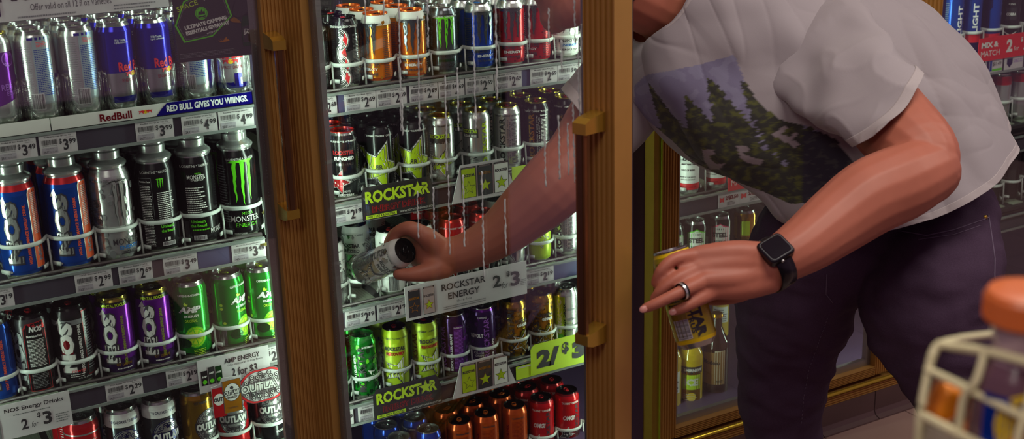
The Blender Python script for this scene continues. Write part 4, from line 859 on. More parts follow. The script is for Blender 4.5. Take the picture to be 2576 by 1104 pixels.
tagr(2524, 2570, 165, zf, 'white tag with dark blue shield mark', lambda a, W_, H_: (a.poly([(W_*.12,H_*.85),(W_*.42,H_*.85),(W_*.42,H_*.45),(W_*.27,H_*.15),(W_*.12,H_*.45)],'navy'), a.text('2/$2.22', W_*.72, H_*.6, H_*.3, 'lilac', W_*.45)))

def rectpx(l, t_, r_, b_, y):                # world rectangle whose lower-left and upper-right corners are seen at these pixels
    p = onY(l, b_, y); q = onY(r_, t_, y); return p.x, q.x, p.z, q.z
# long card over the top-left shelf
x0, x1 = onY(-60, 40, -.02).x, onY(425, 10, -.02).x; zc = onY(425, 16, -.02).z
flat('shelf_sign', 'grey offer card hanging above the slim cans', 'sign', x0, x1, zc, zc+.10, -.02, 'paper', lambda a, W_, H_: (a.text('Red Bull', W_*.40, H_*.55, .040, 'ink', .20, bold=.02), a.text('Offer valid on all 12 fl oz Varieties', W_*.48, H_*.22, .012, 'ink', W_*.42), a.lines(W_*.20, W_*.5, .004, .010, 1, 'grey', .5, 0), a.lines(W_*.7, W_*.95, .004, .016, 2, 'grey', .4), a.poly([(W_*.02,H_*.1),(W_*.12,H_*.1),(W_*.12,H_*.9),(W_*.02,H_*.9)],'dkpurple')))
# slogan strip above the top rail
xb0 = onY(127, 300, -.004).x; xb1 = onY(636, 255, -.004).x; zb_ = z1+RH+.004
def slogan(a, W_, H_):
    a.poly([(W_*.50, 0), (W_, 0), (W_, H_), (W_*.56, H_), (W_*.53, H_*.55)], 'rbblue'); a.text('RedBull', W_*.305, H_*.45, H_*.62, 'dkred', W_*.155, bold=.03); bull(a, W_*.45, H_*.5, H_*.30); a.text('RED BULL GIVES YOU WIIINGS.', W_*.765, H_*.5, H_*.55, 'white', W_*.42, bold=.04)
flat('slogan_strip', 'white and blue slogan strip along the front of top shelf', 'sign', xb0, xb1, zb_, zb_+.024, -.004, 'offwhite', slogan)
flat('slogan_strip', 'plain white strip left of the slogan strip', 'sign', xb0-.24, xb0-.002, zb_, zb_+.024, -.004, 'offwhite', lambda a, W_, H_: a.poly([(W_*.4,0),(W_*.55,0),(W_*.5,H_*.3)], 'paper2'))
q = MB(); q.box(0, .016, -.003, .02, 0, .032, M('clip_grey', (150,150,146), 0, .4)); tag(q.build('shelf_end_clip'), 'pale plastic end clip closing the slogan strip', 'clip').location = (xb1+.002, -.004, zb_-.006)
# poster stuck inside the left door glass
x0, x1, zz0, zz1 = rectpx(455, -20, 640, 158, DY+.022)
zz1 = onY(640, -30, DY+.022).z
def poster(a, W_, H_):
    def P(l): return [(x*W_, y*H_) for x, y in l]
    hexo = [(.00,.55),(.13,.90),(.42,1.06),(.62,.98),(.70,.62),(.44,.34),(.09,.29)]
    hc = (.36,.66)
    def sh(s): return P([(hc[0]+(x-hc[0])*s, hc[1]+(y-hc[1])*s) for x, y in hexo])
    a.poly(sh(1.0), 'mgreen'); a.poly(sh(.94), 'ink'); a.poly(sh(.90), 'grey'); a.poly(sh(.885), 'ink')
    a.text('SPACE', W_*.17, H_*.83, H_*.075, 'limeink', W_*.26, rot=16); a.text('JAM', W_*.45, H_*.95, H_*.075, 'offwhite', W_*.17, rot=16)
    a.disc(W_*.33, H_*.70, W_*.075, 'mgreen', n=24); a.disc(W_*.33, H_*.70, W_*.066, 'ink', n=24); a.disc(W_*.33, H_*.70, W_*.062, 'mgreen', n=24)
    a.poly(P([(.29,.68),(.30,.74),(.32,.72),(.335,.77),(.35,.72),(.37,.745),(.375,.68)]), 'ink'); a.poly(P([(.28,.645),(.38,.675),(.38,.66),(.28,.63)]), 'ink'); a.poly(P([(.28,.675),(.38,.645),(.38,.63),(.28,.66)]), 'ink')
    a.text('ULTIMATE CAMPING', W_*.37, H_*.555, H_*.06, 'offwhite', W_*.52, rot=9, bold=.05); a.text('ESSENTIALS GIVEAWAY', W_*.39, H_*.475, H_*.06, 'offwhite', W_*.54, rot=9, bold=.05); a.text('#SJVTA', W_*.44, H_*.405, H_*.03, 'offwhite', W_*.14, rot=9)
    a.poly(P([(.80,.14),(.955,.14),(.96,.50),(.93,.60),(.83,.60),(.80,.50)]), 'dkgreen'); a.poly(P([(.81,.20),(.945,.20),(.95,.46),(.81,.44)]), 'ink'); a.text('SPACE', W_*.88, H_*.39, H_*.03, 'offwhite', W_*.11); a.text('JAM', W_*.88, H_*.34, H_*.055, 'offwhite', W_*.12, bold=.03)
    a.poly(P([(.845,.60),(.925,.60),(.92,.72),(.85,.72)]), 'black'); a.poly(P([(.86,.72),(.91,.72),(.905,.86),(.885,.88),(.865,.86)]), 'mgreen')
    for k in range(7): a.poly(P([(.56,.24),(.50+.02*k,.28+.02*(k%3)),(.52+.02*k,.25)]), 'amber')
    a.poly(P([(.66,.56),(.72,.60),(.78,.54),(.80,.50),(.70,.52)]), 'gold'); a.lines(W_*.02, W_*.70, H_*.06, H_*.14, 4, 'grey', .35, .1)
    a.poly(P([(.70,.63),(.74,.82),(.90,.86),(.99,.80),(.97,.70),(.78,.58)]), 'dkgrey')
flat('door_poster', 'dark poster with green hexagon badge stuck inside left door glass', 'poster', x0-.004, x1, zz0, zz1, DY+.0225, 'ink', poster)
# cards on the left shelves
x0, x1 = onY(-30, 1060, -.008).x, onY(178, 1020, -.008).x; zlo = onY(178, 1068, -.008).z
flat('shelf_sign', 'grey card reading 2 for $3 below the charcoal cans', 'sign', x0, x1, zlo, zlo+.074, -.0081, 'paper', lambda a, W_, H_: (a.text('NOS Energy Drinks', W_*.56, H_*.80, H_*.15, 'ink', W_*.72, bold=.02), a.lines(W_*.30, W_*.75, H_*.64, H_*.69, 1, 'grey', .5, 0), a.text('2', W_*.42, H_*.34, H_*.30, 'ink', W_*.085, bold=.03), a.text('for', W_*.54, H_*.28, H_*.16, 'ink', W_*.08, shear=.3), a.text('$', W_*.60, H_*.50, H_*.16, 'ink', bold=.03), a.text('3', W_*.70, H_*.38, H_*.38, 'ink', W_*.11, bold=.03), a.lines(W_*.80, W_*.97, H_*.18, H_*.46, 4, 'grey', .4), a.rect(W_*.0, W_*.13, H_*.06, H_*.6, 'grey')))
x0, x1 = onY(500, 940, -.014).x, onY(680, 905, -.014).x; zlo = onY(500, 995, -.014).z
def ampcard(a, W_, H_):
    a.text('AMP ENERGY', W_*.62, H_*.80, H_*.15, 'ink', W_*.50, bold=.02); a.text('Offer valid on all 16 fl oz flavors', W_*.66, H_*.66, H_*.06, 'ink', W_*.5); a.text('2 for $3', W_*.64, H_*.40, H_*.28, 'ink', W_*.36, bold=.02)
    for k, (c, z) in enumerate((('charcoal', .34), ('dkgrey', .42), ('dkgreen', .40))):
        u = W_*(.08+.10*k); a.rect(u-W_*.045, u+W_*.045, H_*.22, H_*(z+.32), c); a.text('AMP', u, H_*(z+.14), H_*.06, 'offwhite', W_*.07, bold=.05); a.disc(u, H_*.32, W_*.03, 'mgreen')
flat('shelf_sign', 'white card with three little can pictures behind the oval sign', 'sign', x0, x1, zlo, zlo+.075, -.0081, 'paper', ampcard)
# cut-out sign with oval and can pictures
xo0, xo1 = onY(533, 1000, -.01).x, onY(727, 960, -.01).x; zo0 = onY(533, 1052, -.01).z; Wo = xo1-xo0; Ho = onY(727, 925, -.01).z-zo0+.012
def outl(n=26):
    pts = [(0.0,.0),(.14,-.02),(.15,.02),(.36,.05)]
    for k in range(n): 
        t_ = math.radians(-140+280*k/(n-1)); pts.append((.66+.345*math.cos(t_), .56+.48*math.sin(t_)*(1+.04*math.cos(6*t_))))
    return pts+[(.36,.98),(.14,1.02),(.11,.86),(.0,.82)]
def oval(a, W_, H_):
    c = (W_*.66, H_*.56)
    for s, col in ((1.0,'ink'),(.97,'redpaint'),(.88,'ink'),(.86,'paper')):
        a.poly([(c[0]+W_*.345*s*math.cos(t_), c[1]+H_*.48*s*math.sin(t_)*(1+.04*math.cos(6*t_))) for t_ in [6.2832*k/40 for k in range(40)]], col)
    rnd = random.Random(4)
    for k in range(26):
        t_ = 6.2832*k/26; rr_ = .245 if k % 2 else .19; u, v = c[0]+W_*rr_*math.cos(t_), c[1]+H_*(.35 if k % 2 else .27)*math.sin(t_); a.disc(u, v, .0052, 'ink'); a.disc(u, v, .0034, 'offwhite'); a.disc(u, v, .0016, 'ink')
    a.star(c[0], c[1]+H_*.27, .008, 'ink'); a.text('ORIGINAL', c[0], c[1]+H_*.155, .0055, 'ink', .042, bold=.04)
    a.rect(c[0]-W_*.30, c[0]+W_*.30, c[1]-H_*.08, c[1]+H_*.10, 'offwhite'); a.text('OUTLAW', c[0], c[1]+H_*.01, .0215, 'ink', .106, bold=.09); a.text('OUTLAW', c[0], c[1]+H_*.01, .0195, 'offwhite', .101, bold=.02); a.text('ENERGY', c[0], c[1]-H_*.16, .0085, 'ink', .060, bold=.03)
    a.rect(W_*.0, W_*.16, H_*.0, H_*.80, 'red'); a.disc(W_*.08, H_*.48, W_*.07, 'offwhite', H_*.16); a.text('OUT', W_*.07, H_*.48, .010, 'ink', .020, bold=.08)
    a.rect(W_*.13, W_*.37, H_*.05, H_*.94, 'alu'); a.rect(W_*.14, W_*.36, H_*.06, H_*.93, 'amber'); a.disc(W_*.25, H_*.60, W_*.105, 'ink', H_*.25, 24); a.disc(W_*.25, H_*.60, W_*.098, 'offwhite', H_*.235, 24); a.disc(W_*.25, H_*.72, .004, 'ink'); a.rect(W_*.14,W_*.36,H_*.52,H_*.66,'ink'); a.text('OUTLAW', W_*.25, H_*.59, .0105, 'offwhite', .034, bold=.06); a.text('ENERGY', W_*.25, H_*.46, .005, 'ink', .022, bold=.04); a.text('ORIGINAL', W_*.25, H_*.18, .004, 'ink', .022)
flat('cutout_sign', 'cut-out shelf sign with red-edged oval badge and two can pictures', 'sign', xo0, xo1, zo0, zo0+Ho, -.0105, 'paper', oval, pts=outl())
# star-brand lettering signs
def rsign(a, W_, H_):
    a.text('ROCKSTAR', W_*.49, H_*.66, H_*.42, 'ink', W_*.92, rot=0, bold=.10); a.text('ROCKSTAR', W_*.49, H_*.66, H_*.37, 'limeink', W_*.89, bold=.04); a.star(W_*.765, H_*.66, H_*.30, 'ink'); a.star(W_*.765, H_*.66, H_*.24, 'limeink'); a.text('ENERGY DRINK', W_*.50, H_*.29, H_*.20, 'redtab', W_*.74, bold=.06); a.text('ENERGY DRINK', W_*.50, H_*.29, H_*.18, 'dkgrey', W_*.72, bold=.01)
    a.rect(W_*.04, W_*.46, H_*.03, H_*.13, 'limeink'); a.text('PARTY LIKE A ROCKSTAR', W_*.25, H_*.08, H_*.07, 'ink', W_*.38, bold=.03); a.text('WWW.ROCKSTARENERGY.COM', W_*.74, H_*.08, H_*.06, 'offwhite', W_*.48)
sg = [(.0,0),(1,0),(1,.60),(.97,.74),(.93,.98),(.05,.98),(.0,.80)]
for (l, r_, y_, zz), lab in (((912, 1095, 505, y2), 'dark lettered sign with lime star over the emptied lane'), ((940, 1112, 1000, y4), 'dark lettered sign with lime star below the lime yellow cans')):
    flat('lettered_sign', lab, 'sign', onY(l, y_, -.012).x, onY(r_, y_-30, -.012).x, zz-.001, zz+.075, -.0081, 'dkgrey', rsign, pts=sg)
def trio(a, W_, H_):
    for k, (c, c2) in enumerate((('lime','ink'), ('ink','lime'), ('offwhite','lime'))):
        u = W_*(.26+.25*k); a.rect(u-W_*.115, u+W_*.115, H_*.09, H_*.93, 'dkgrey'); a.rect(u-W_*.105, u+W_*.105, H_*.10, H_*.88, c); a.rect(u-W_*.085, u+W_*.085, H_*.88, H_*.92, 'alu'); a.text('ROCKSTAR', u, H_*.70, H_*.08, 'ink' if k != 1 else 'gold', W_*.19, bold=.06); a.star(u, H_*.36, W_*.10, 'ink' if k != 1 else 'goldlid'); a.star(u, H_*.36, W_*.085, c2 if k else 'lime')
tz = [(.0,0),(1,0),(.80,1),(.14,1)]
for (l, r_, y_, zz), lab in (((1138, 1302, 480, y2), 'trapezoid card with three can pictures beside the forearm'), ((1140, 1300, 975, y4), 'trapezoid card with three can pictures under the purple cans')):
    flat('picture_card', lab, 'sign', onY(l, y_, -.012).x, onY(r_, y_-20, -.012).x, zz-.001, zz+.085, -.0081, 'paper', trio, pts=tz)
# long two-for-three card
x0, x1 = onY(1024, 780, -.016).x, onY(1330, 720, -.016).x; zlo = onY(1024, 812, -.016).z
def twofor(a, W_, H_):
    a.text('ROCKSTAR', W_*.47, H_*.74, H_*.20, 'ink', W_*.36, bold=.02); a.text('ENERGY', W_*.47, H_*.46, H_*.20, 'ink', W_*.26, bold=.02); a.text('15-16 fl oz', W_*.47, H_*.27, H_*.06, 'ink', W_*.12); a.lines(W_*.3, W_*.66, H_*.08, H_*.2, 2, 'grey', .4, .1)
    a.text('2', W_*.745, H_*.58, H_*.36, 'ink', W_*.07, bold=.03); a.text('for', W_*.81, H_*.42, H_*.20, 'ink', W_*.05, shear=.3); a.text('$', W_*.84, H_*.72, H_*.17, 'ink', bold=.03); a.text('3', W_*.90, H_*.54, H_*.44, 'ink', W_*.08, bold=.03); a.lines(W_*.945, W_*.995, H_*.3, H_*.5, 4, 'grey', .4)
    for k, c in enumerate(('ink', 'silver')):
        u = W_*(.07+.115*k); a.rect(u-W_*.046, u+W_*.046, H_*.08, H_*.88, 'dkgrey'); a.rect(u-W_*.043, u+W_*.043, H_*.10, H_*.84, c); a.rect(u-W_*.035, u+W_*.035, H_*.84, H_*.88, 'alu'); a.text('ROCKSTAR', u, H_*.62, H_*.07, 'gold' if k == 0 else 'ink', W_*.08, bold=.05); a.star(u, H_*.35, W_*.042, 'gold'); a.star(u, H_*.35, W_*.032, 'ink' if k == 0 else 'lime')
flat('shelf_sign', 'wide grey card reading 2 for $3 below the reaching hand', 'sign', x0, x1, zlo, zlo+.083, -.0081, 'paper', twofor)
# lime sign
x0, x1 = onY(1338, 930, -.012).x, onY(1478, 880, -.012).x
flat('lime_sign', 'lime green sign reading 2/$3 on the camouflage shelf', 'sign', x0, x1, y4+.008, y4+.085, -.0091, 'limeink', lambda a, W_, H_: (a.text('2/', W_*.30, H_*.46, H_*.62, 'ink', W_*.40, bold=.06), a.text('$', W_*.61, H_*.62, H_*.42, 'ink', bold=.05), a.text('3', W_*.85, H_*.46, H_*.60, 'ink', W_*.24, bold=.08)), pts=[(0,0),(1,0),(1,1),(.06,1),(0,.85)])
flat('lime_strip', 'plain lime green strip joining the picture card and lime sign', 'sign', onY(1300, 950, -.010).x, onY(1490, 900, -.010).x, y4+.004, y4+.038, -.0080, 'limeink', lambda a, W_, H_: a.rect(W_*.02, W_*.2, H_*.85, H_*.95, 'paper'))
flat('lime_strip', 'plain lime green strip behind the reaching forearm', 'sign', onY(1290, 470, -.010).x, onY(1440, 440, -.010).x, y2+.004, y2+.060, -.0080, 'limeink', lambda a, W_, H_: a.text('2/$3', W_*.6, H_*.5, H_*.6, 'ink', W_*.4, bold=.05))
# red mix and match signs
def mix(a, W_, H_): a.text('MIX &', W_*.05, H_*.68, H_*.24, 'offwhite', W_*.30, bold=.05, align='l'); a.text('MATCH', W_*.05, H_*.32, H_*.24, 'offwhite', W_*.33, align='l'); a.text('2', W_*.55, H_*.52, H_*.56, 'offwhite', W_*.11, bold=.04); a.text('for', W_*.68, H_*.36, H_*.20, 'offwhite', W_*.09); a.text('$', W_*.77, H_*.70, H_*.22, 'offwhite', bold=.03); a.text('2', W_*.87, H_*.54, H_*.58, 'offwhite', W_*.12, bold=.04)
x0 = onY(1834, 475, -.012).x; flat('mix_sign', 'red mix and match sign beside the beer cans', 'sign', x0, x0+.20, zr+.0455, zr+.11, -.0081, 'redpaint', mix)
x0 = onY(2462, 150, -.012).x; flat('mix_sign', 'red mix and match sign above the red-topped silver cans', 'sign', x0, x0+.235, zf+.040, zf+.108, -.0081, 'redpaint', mix)
# brass end bracket by the tall cans
def bracket(px, py, lab):
    p = onY(px, py, .01); q = MB(); q.tube([(p.x, .02, p.z+.06), (p.x+.012, .005, p.z+.045), (p.x+.006, 0, p.z+.03), (p.x+.022, -.004, p.z+.004), (p.x+.020, -.004, p.z-.006), (p.x-.02, 0, p.z-.004)], .0042, M('bracket_yellow', (170, 160, 80), .4, .35), 8); tag(q.build('shelf_bracket'), lab, 'bracket')
bracket(672, 603, 'bent yellow wire bracket at the shelf end by lime claw can'); bracket(716, 868, 'bent yellow wire bracket at the shelf end by green can')

# light reflections in the open door's glass, imitated by pale beaded strands
STREAK = M('reflected_light', (226, 236, 230), 0, .1, .1, 80, alpha=.8)
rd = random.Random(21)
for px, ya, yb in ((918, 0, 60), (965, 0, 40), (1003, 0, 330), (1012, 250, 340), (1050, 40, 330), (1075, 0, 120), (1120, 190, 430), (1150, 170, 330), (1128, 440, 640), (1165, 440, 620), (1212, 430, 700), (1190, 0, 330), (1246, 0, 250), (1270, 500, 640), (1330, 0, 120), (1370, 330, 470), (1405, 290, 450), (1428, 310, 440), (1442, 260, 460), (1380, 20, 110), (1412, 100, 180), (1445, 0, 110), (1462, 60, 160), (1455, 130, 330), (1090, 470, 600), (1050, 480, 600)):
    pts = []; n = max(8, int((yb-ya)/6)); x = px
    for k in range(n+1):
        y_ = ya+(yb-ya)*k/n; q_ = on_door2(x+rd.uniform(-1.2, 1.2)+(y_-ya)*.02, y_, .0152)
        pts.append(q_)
    q = MB(); q.tube(pts, [.0016*rd.choice((.45, .6, 1.0, 1.25)) for _ in pts], STREAK, 5); q.build('reflection_streak', D2)
# ------------------------------------------------------------------ the man
PERSON = thing('person', 'man in printed white t-shirt and dark jeans leaning behind the open door', 'person', (atz(2260, 700, 2.5).x, atz(2260, 700, 2.5).y, 0))
PM = Matrix.Translation(PERSON.location).inverted()
def catmull(P, sub):
    out = []
    for i in range(len(P)-1):
        p0, p1, p2, p3 = P[max(i-1,0)], P[i], P[i+1], P[min(i+2,len(P)-1)]
        for k in range(sub):
            t = k/sub; out.append(tuple(.5*((2*b)+(c-a)*t+(2*a-5*b+4*c-d)*t*t+(3*b-a-3*c+d)*t**3) for a, b, c, d in zip(p0,p1,p2,p3)))
    out.append(P[-1]); return out
def chain(mb, pts, sub=4, n=16, flat=1.0, mat=None, world=False):
    """pts: (px, py, z, r_px) -> closed, round-ended tapered limb"""
    W_ = []
    for p in pts:
        if world: W_.append((p[0], p[1], p[2], p[3]))
        else:
            c = atz(p[0], p[1], p[2]); W_.append((c.x, c.y, c.z, pxm(p[3], p[2])))
    S = catmull(W_, sub); P = [Vector(s[:3]) for s in S]; Rr = [max(.002, s[3]) for s in S]
    # round ends
    ext = lambda p, d, r: [(p+d*r*math.sin(a), r*math.cos(a)) for a in (math.radians(85), math.radians(60), math.radians(30))]
    d0 = (P[0]-P[1]).normalized(); d1 = (P[-1]-P[-2]).normalized()
    full = [(q, r) for q, r in ext(P[0], d0, Rr[0])] + list(zip(P, Rr)) + [(q, r) for q, r in ext(P[-1], d1, Rr[-1])][::-1]
    view = (P[len(P)//2]-CAM).normalized(); vs = []
    for i, (p, r) in enumerate(full):
        t = (full[min(i+1,len(full)-1)][0]-full[max(i-1,0)][0]).normalized(); a = t.cross(view).normalized(); b = a.cross(t).normalized()
        vs += [tuple(p+a*r*math.cos(6.28318*k/n)+b*r*flat*math.sin(6.28318*k/n)) for k in range(n)]
    m = len(full); fs = [(i*n+k, i*n+(k+1)%n, (i+1)*n+(k+1)%n, (i+1)*n+k) for i in range(m-1) for k in range(n)] + [tuple(range(n))[::-1], tuple((m-1)*n+k for k in range(n))]
    mb.add(vs, fs, mat, True)
def fuse(mb, name, voxel, smooth, mat, parent=PERSON, post=None):
    me = mb.mesh(name); bm = bmesh.new(); bm.from_mesh(me); bmesh.ops.recalc_face_normals(bm, faces=bm.faces); bm.to_mesh(me); bm.free()
    o = bpy.data.objects.new(name, me); COL.objects.link(o)
    md = o.modifiers.new('remesh', 'REMESH'); md.mode = 'VOXEL'; md.voxel_size = voxel; md.use_smooth_shade = True
    sm = o.modifiers.new('smooth', 'SMOOTH'); sm.factor = .5; sm.iterations = smooth
    dg = bpy.context.evaluated_depsgraph_get(); me2 = bpy.data.meshes.new_from_object(o.evaluated_get(dg))
    bpy.data.objects.remove(o); bpy.data.meshes.remove(me); me2.name = name
    if post: post(me2)
    me2.materials.clear(); me2.materials.append(mat)
    for p in me2.polygons: p.use_smooth = True
    bv = BVHTree.FromPolygons([v.co.copy() for v in me2.vertices], [tuple(p.vertices) for p in me2.polygons])
    me2.transform(PM if parent is PERSON else Matrix())
    return obj(name, me2, parent), bv
def surf(bv, px, py, lift=.0):
    d = ray(px, py).normalized(); h = bv.ray_cast(CAM, d)
    return (h[0]-d*lift) if h[0] is not None else None

SKIN = M('skin', (168, 98, 78), 0, .5, .10, 22, .06, spec=.35)
JEANS = M('dark_denim', (66, 48, 67), 0, .9, .30, 420, .25, spec=.2)
JEANT = M('denim_stitch', (96, 80, 100), 0, .8)
HAIRM = M('hair', (52, 36, 28), 0, .6, .3, 120, .5)
NAIL = M('nail', (206, 140, 128), 0, .3)
b = MB(); sk = SKIN
# torso core, neck, head
chain(b, [(1650, 5, 2.385, 80), (1740, 75, 2.45, 100), (1880, 150, 2.48, 130), (2080, 280, 2.50, 125), (2220, 420, 2.54, 95), (2240, 650, 2.56, 80)], mat=sk)
chain(b, [(1540, 190, 2.52, 62), (1650, 120, 2.50, 70), (1800, 100, 2.48, 75), (1960, 95, 2.47, 66)], mat=sk)
chain(b, [(1690, 30, 2.41, 84), (1640, 5, 2.38, 86), (1560, -40, 2.34, 88), (1500, -90, 2.32, 90)], mat=sk)
hd = [(1520, -170, 2.32, 118), (1470, -140, 2.31, 122), (1440, -90, 2.30, 108), (1418, -35, 2.30, 84), (1405, 15, 2.30, 60), (1398, 42, 2.30, 42)]
chain(b, hd, mat=sk)
chain(b, [(1500, -30, 2.26, 60), (1440, 20, 2.27, 50), (1405, 40, 2.29, 36)], mat=sk)         # jaw line
chain(b, [(1340, -100, 2.29, 16), (1322, -62, 2.28, 20), (1330, -48, 2.28, 22)], mat=sk)      # nose
for dz in (-.03, .03): chain(b, [(1352, -18, 2.29+dz*.6, 15), (1350, -12, 2.29+dz*.3, 15)], mat=sk)     # lips
chain(b, [(1540, -120, 2.215, 16), (1552, -90, 2.205, 22), (1540, -60, 2.215, 14)], mat=sk)   # ear
# near arm
chain(b, [(2010, 100, 2.44, 66), (2070, 130, 2.38, 86), (2150, 200, 2.30, 100), (2235, 300, 2.225, 104), (2310, 385, 2.15, 100), (2332, 435, 2.12, 82)], mat=sk)
chain(b, [(2332, 430, 2.12, 84), (2270, 458, 2.09, 96), (2190, 495, 2.07, 97), (2110, 552, 2.05, 88), (2037, 607, 2.02, 76), (1985, 640, 2.00, 66), (1938, 668, 1.99, 58)], mat=sk)
# near hand: four metacarpals, thumb base, fingers with joints
WR = (1945, 664)
hand = {'index': [(1752, 645, 1.968, 24), (1698, 652, 1.952, 17.5), (1664, 680, 1.948, 15.5), (1650, 712, 1.958, 13.5)],
        'middle': [(1752, 678, 1.960, 23), (1700, 702, 1.942, 17), (1666, 728, 1.942, 15), (1646, 752, 1.952, 13)],
        'ring': [(1770, 707, 1.948, 22), (1710, 735, 1.922, 16.5), (1658, 760, 1.916, 15), (1624, 775, 1.920, 13.5)],
        'little': [(1796, 732, 1.955, 22), (1752, 757, 1.938, 16.5), (1722, 773, 1.934, 14.5), (1698, 782, 1.938, 13)]}
for k, wy in (('index', -18), ('middle', 0), ('ring', 22), ('little', 38)):
    p = hand[k][0]; chain(b, [(WR[0]-5, WR[1]+wy, 1.985, 36), ((WR[0]+p[0])/2, (WR[1]+wy+p[1])/2-(8 if k in ('index','middle') else -4), (1.985+p[2])/2-.006, 34), (p[0]+4, p[1]-2, p[2], p[3]+2)], mat=sk)
    chain(b, hand[k], mat=sk, n=14)
chain(b, [(1905, 700, 1.995, 40), (1855, 728, 2.01, 34), (1800, 745, 2.045, 24), (1750, 742, 2.062, 19), (1712, 728, 2.062, 16)], mat=sk)
chain(b, [(1900, 690, 2.0, 40), (1830, 705, 2.0, 34), (1790, 710, 1.99, 28)], mat=sk)
# far arm reaching into the cooler
chain(b, [(1580, 190, 2.50, 80), (1520, 280, 2.47, 84), (1460, 395, 2.42, 88), (1400, 460, 2.40, 88), (1325, 530, 2.42, 76), (1250, 592, 2.44, 60), (1180, 630, 2.45, 49), (1118, 646, 2.46, 46)], mat=sk)
rw = (1120, 645)
rh = {'index': [(1068, 592, 2.425, 24), (1030, 574, 2.415, 19), (1000, 584, 2.425, 16), (985, 606, 2.435, 14)],
      'middle': [(1070, 598, 2.452, 24), (1028, 578, 2.455, 19), (994, 588, 2.465, 16), (978, 612, 2.475, 14)],
      'ring': [(1074, 606, 2.478, 23), (1034, 590, 2.492, 18), (1002, 604, 2.505, 15), (986, 626, 2.508, 13)],
      'little': [(1080, 618, 2.500, 20), (1046, 612, 2.520, 16), (1020, 628, 2.528, 14), (1004, 648, 2.525, 12)]}
for k, f_ in rh.items():
    p = f_[0]; chain(b, [(rw[0]-2, rw[1]-6, 2.455, 34), ((rw[0]+p[0])/2, (rw[1]+p[1])/2-4, (2.455+p[2])/2, 30), (p[0]+3, p[1]+3, p[2], p[3]+2)], mat=sk); chain(b, f_, mat=sk, n=14)
chain(b, [(1110, 645, 2.46, 44), (1078, 640, 2.465, 42), (1052, 634, 2.475, 36)], mat=sk)
chain(b, [(1115, 668, 2.45, 34), (1080, 682, 2.435, 26), (1040, 690, 2.42, 19), (1003, 690, 2.418, 15)], mat=sk)
# legs inside the jeans
chain(b, [(2110, 640, 2.57, 90), (1995, 800, 2.64, 90), (1966, 1000, 2.71, 72), (1985, 1200, 2.78, 60), (1990, 1330, 2.85, 50)], mat=sk)
chain(b, [(2345, 640, 2.53, 85), (2352, 800, 2.45, 90), (2420, 1000, 2.46, 75), (2470, 1200, 2.50, 60), (2500, 1380, 2.56, 50)], mat=sk)
BODY, BB = fuse(b, 'body', .0038, 3, SKIN)
def nail(p, q, s):
    a_, b_ = atz(*p[:3]), atz(*q[:3]); d = (a_-b_).normalized(); n_ = (CAM-a_).normalized(); up = (n_-d*n_.dot(d)).normalized(); x = d.cross(up); r = pxm(q[3], q[2])
    m = MB(); n = 14; vs = [tuple(a_+d*r*.35*(1+.0)+up*r*.94)]; 
    for rr_, h in ((.55, .93), (.95, .76)):
        vs += [tuple(a_+d*(r*.30+r*.75*rr_*math.cos(6.283*k/n))+x*(r*.62*rr_*math.sin(6.283*k/n))+up*(r*(h+.05))) for k in range(n)]
    m.add(vs, [(0, 1+k, 1+(k+1)%n) for k in range(n)]+[(1+k, 1+n+k, 1+n+(k+1)%n, 1+(k+1)%n) for k in range(n)], NAIL, True)
    me = m.mesh('fingernail'); me.transform(PM); obj('fingernail', me, PERSON)
nail(hand['ring'][3], hand['ring'][2], 1); nail(hand['little'][3], hand['little'][2], 1)
# hair and eyes (above the frame)
h = MB(); chain(h, [(1540, -60, 2.30, 86), (1560, -140, 2.32, 110), (1530, -200, 2.32, 118), (1450, -225, 2.31, 84), (1400, -200, 2.30, 50)], mat=HAIRM); fuse(h, 'hair', .007, 2, HAIRM)
for dz in (-.035, .03):
    c = atz(1368, -100, 2.275+dz); q = MB(); q.lathe([(0, -.011), (.007, -.008), (.011, 0), (.007, .008), (0, .011)], pm('white'), 12); me = q.mesh('eye'); me.transform(PM @ Matrix.Translation(c)); obj('eye', me, PERSON)

# jeans
j = MB()
chain(j, flat=.85, pts=[(2085, 520, 2.52, 150), (2060, 600, 2.54, 160), (2015, 700, 2.58, 156), (1998, 800, 2.63, 147), (1980, 880, 2.66, 127), (1966, 980, 2.70, 113), (1972, 1080, 2.74, 97), (1985, 1200, 2.80, 90), (1990, 1320, 2.86, 88)], mat=JEANS)
chain(j, flat=.80, pts=[(2345, 520, 2.51, 150), (2356, 600, 2.48, 158), (2352, 700, 2.43, 166), (2338, 790, 2.43, 170), (2362, 860, 2.43, 148), (2392, 940, 2.44, 126), (2425, 1030, 2.46, 112), (2460, 1160, 2.50, 100), (2495, 1360, 2.56, 94)], mat=JEANS)
chain(j, flat=.75, pts=[(2085, 510, 2.53, 130), (2150, 520, 2.52, 145), (2250, 530, 2.51, 150), (2340, 535, 2.51, 145)], mat=JEANS)
chain(j, flat=.8, pts=[(2100, 600, 2.54, 150), (2230, 625, 2.51, 150), (2340, 620, 2.48, 155)], mat=JEANS)
def wrinkle(amp, sc, sx=(1,1,1)):
    def f(me):
        me.update()
        for v in me.vertices:
            p = Vector((v.co.x*sx[0], v.co.y*sx[1], v.co.z*sx[2]))*sc
            v.co += v.normal*amp*(noise.noise(p)+.5*noise.noise(p*2.3))
    return f
JO, JB = fuse(j, 'jeans', .009, 4, JEANS, post=wrinkle(.009, 11, (1,1,1.6)))
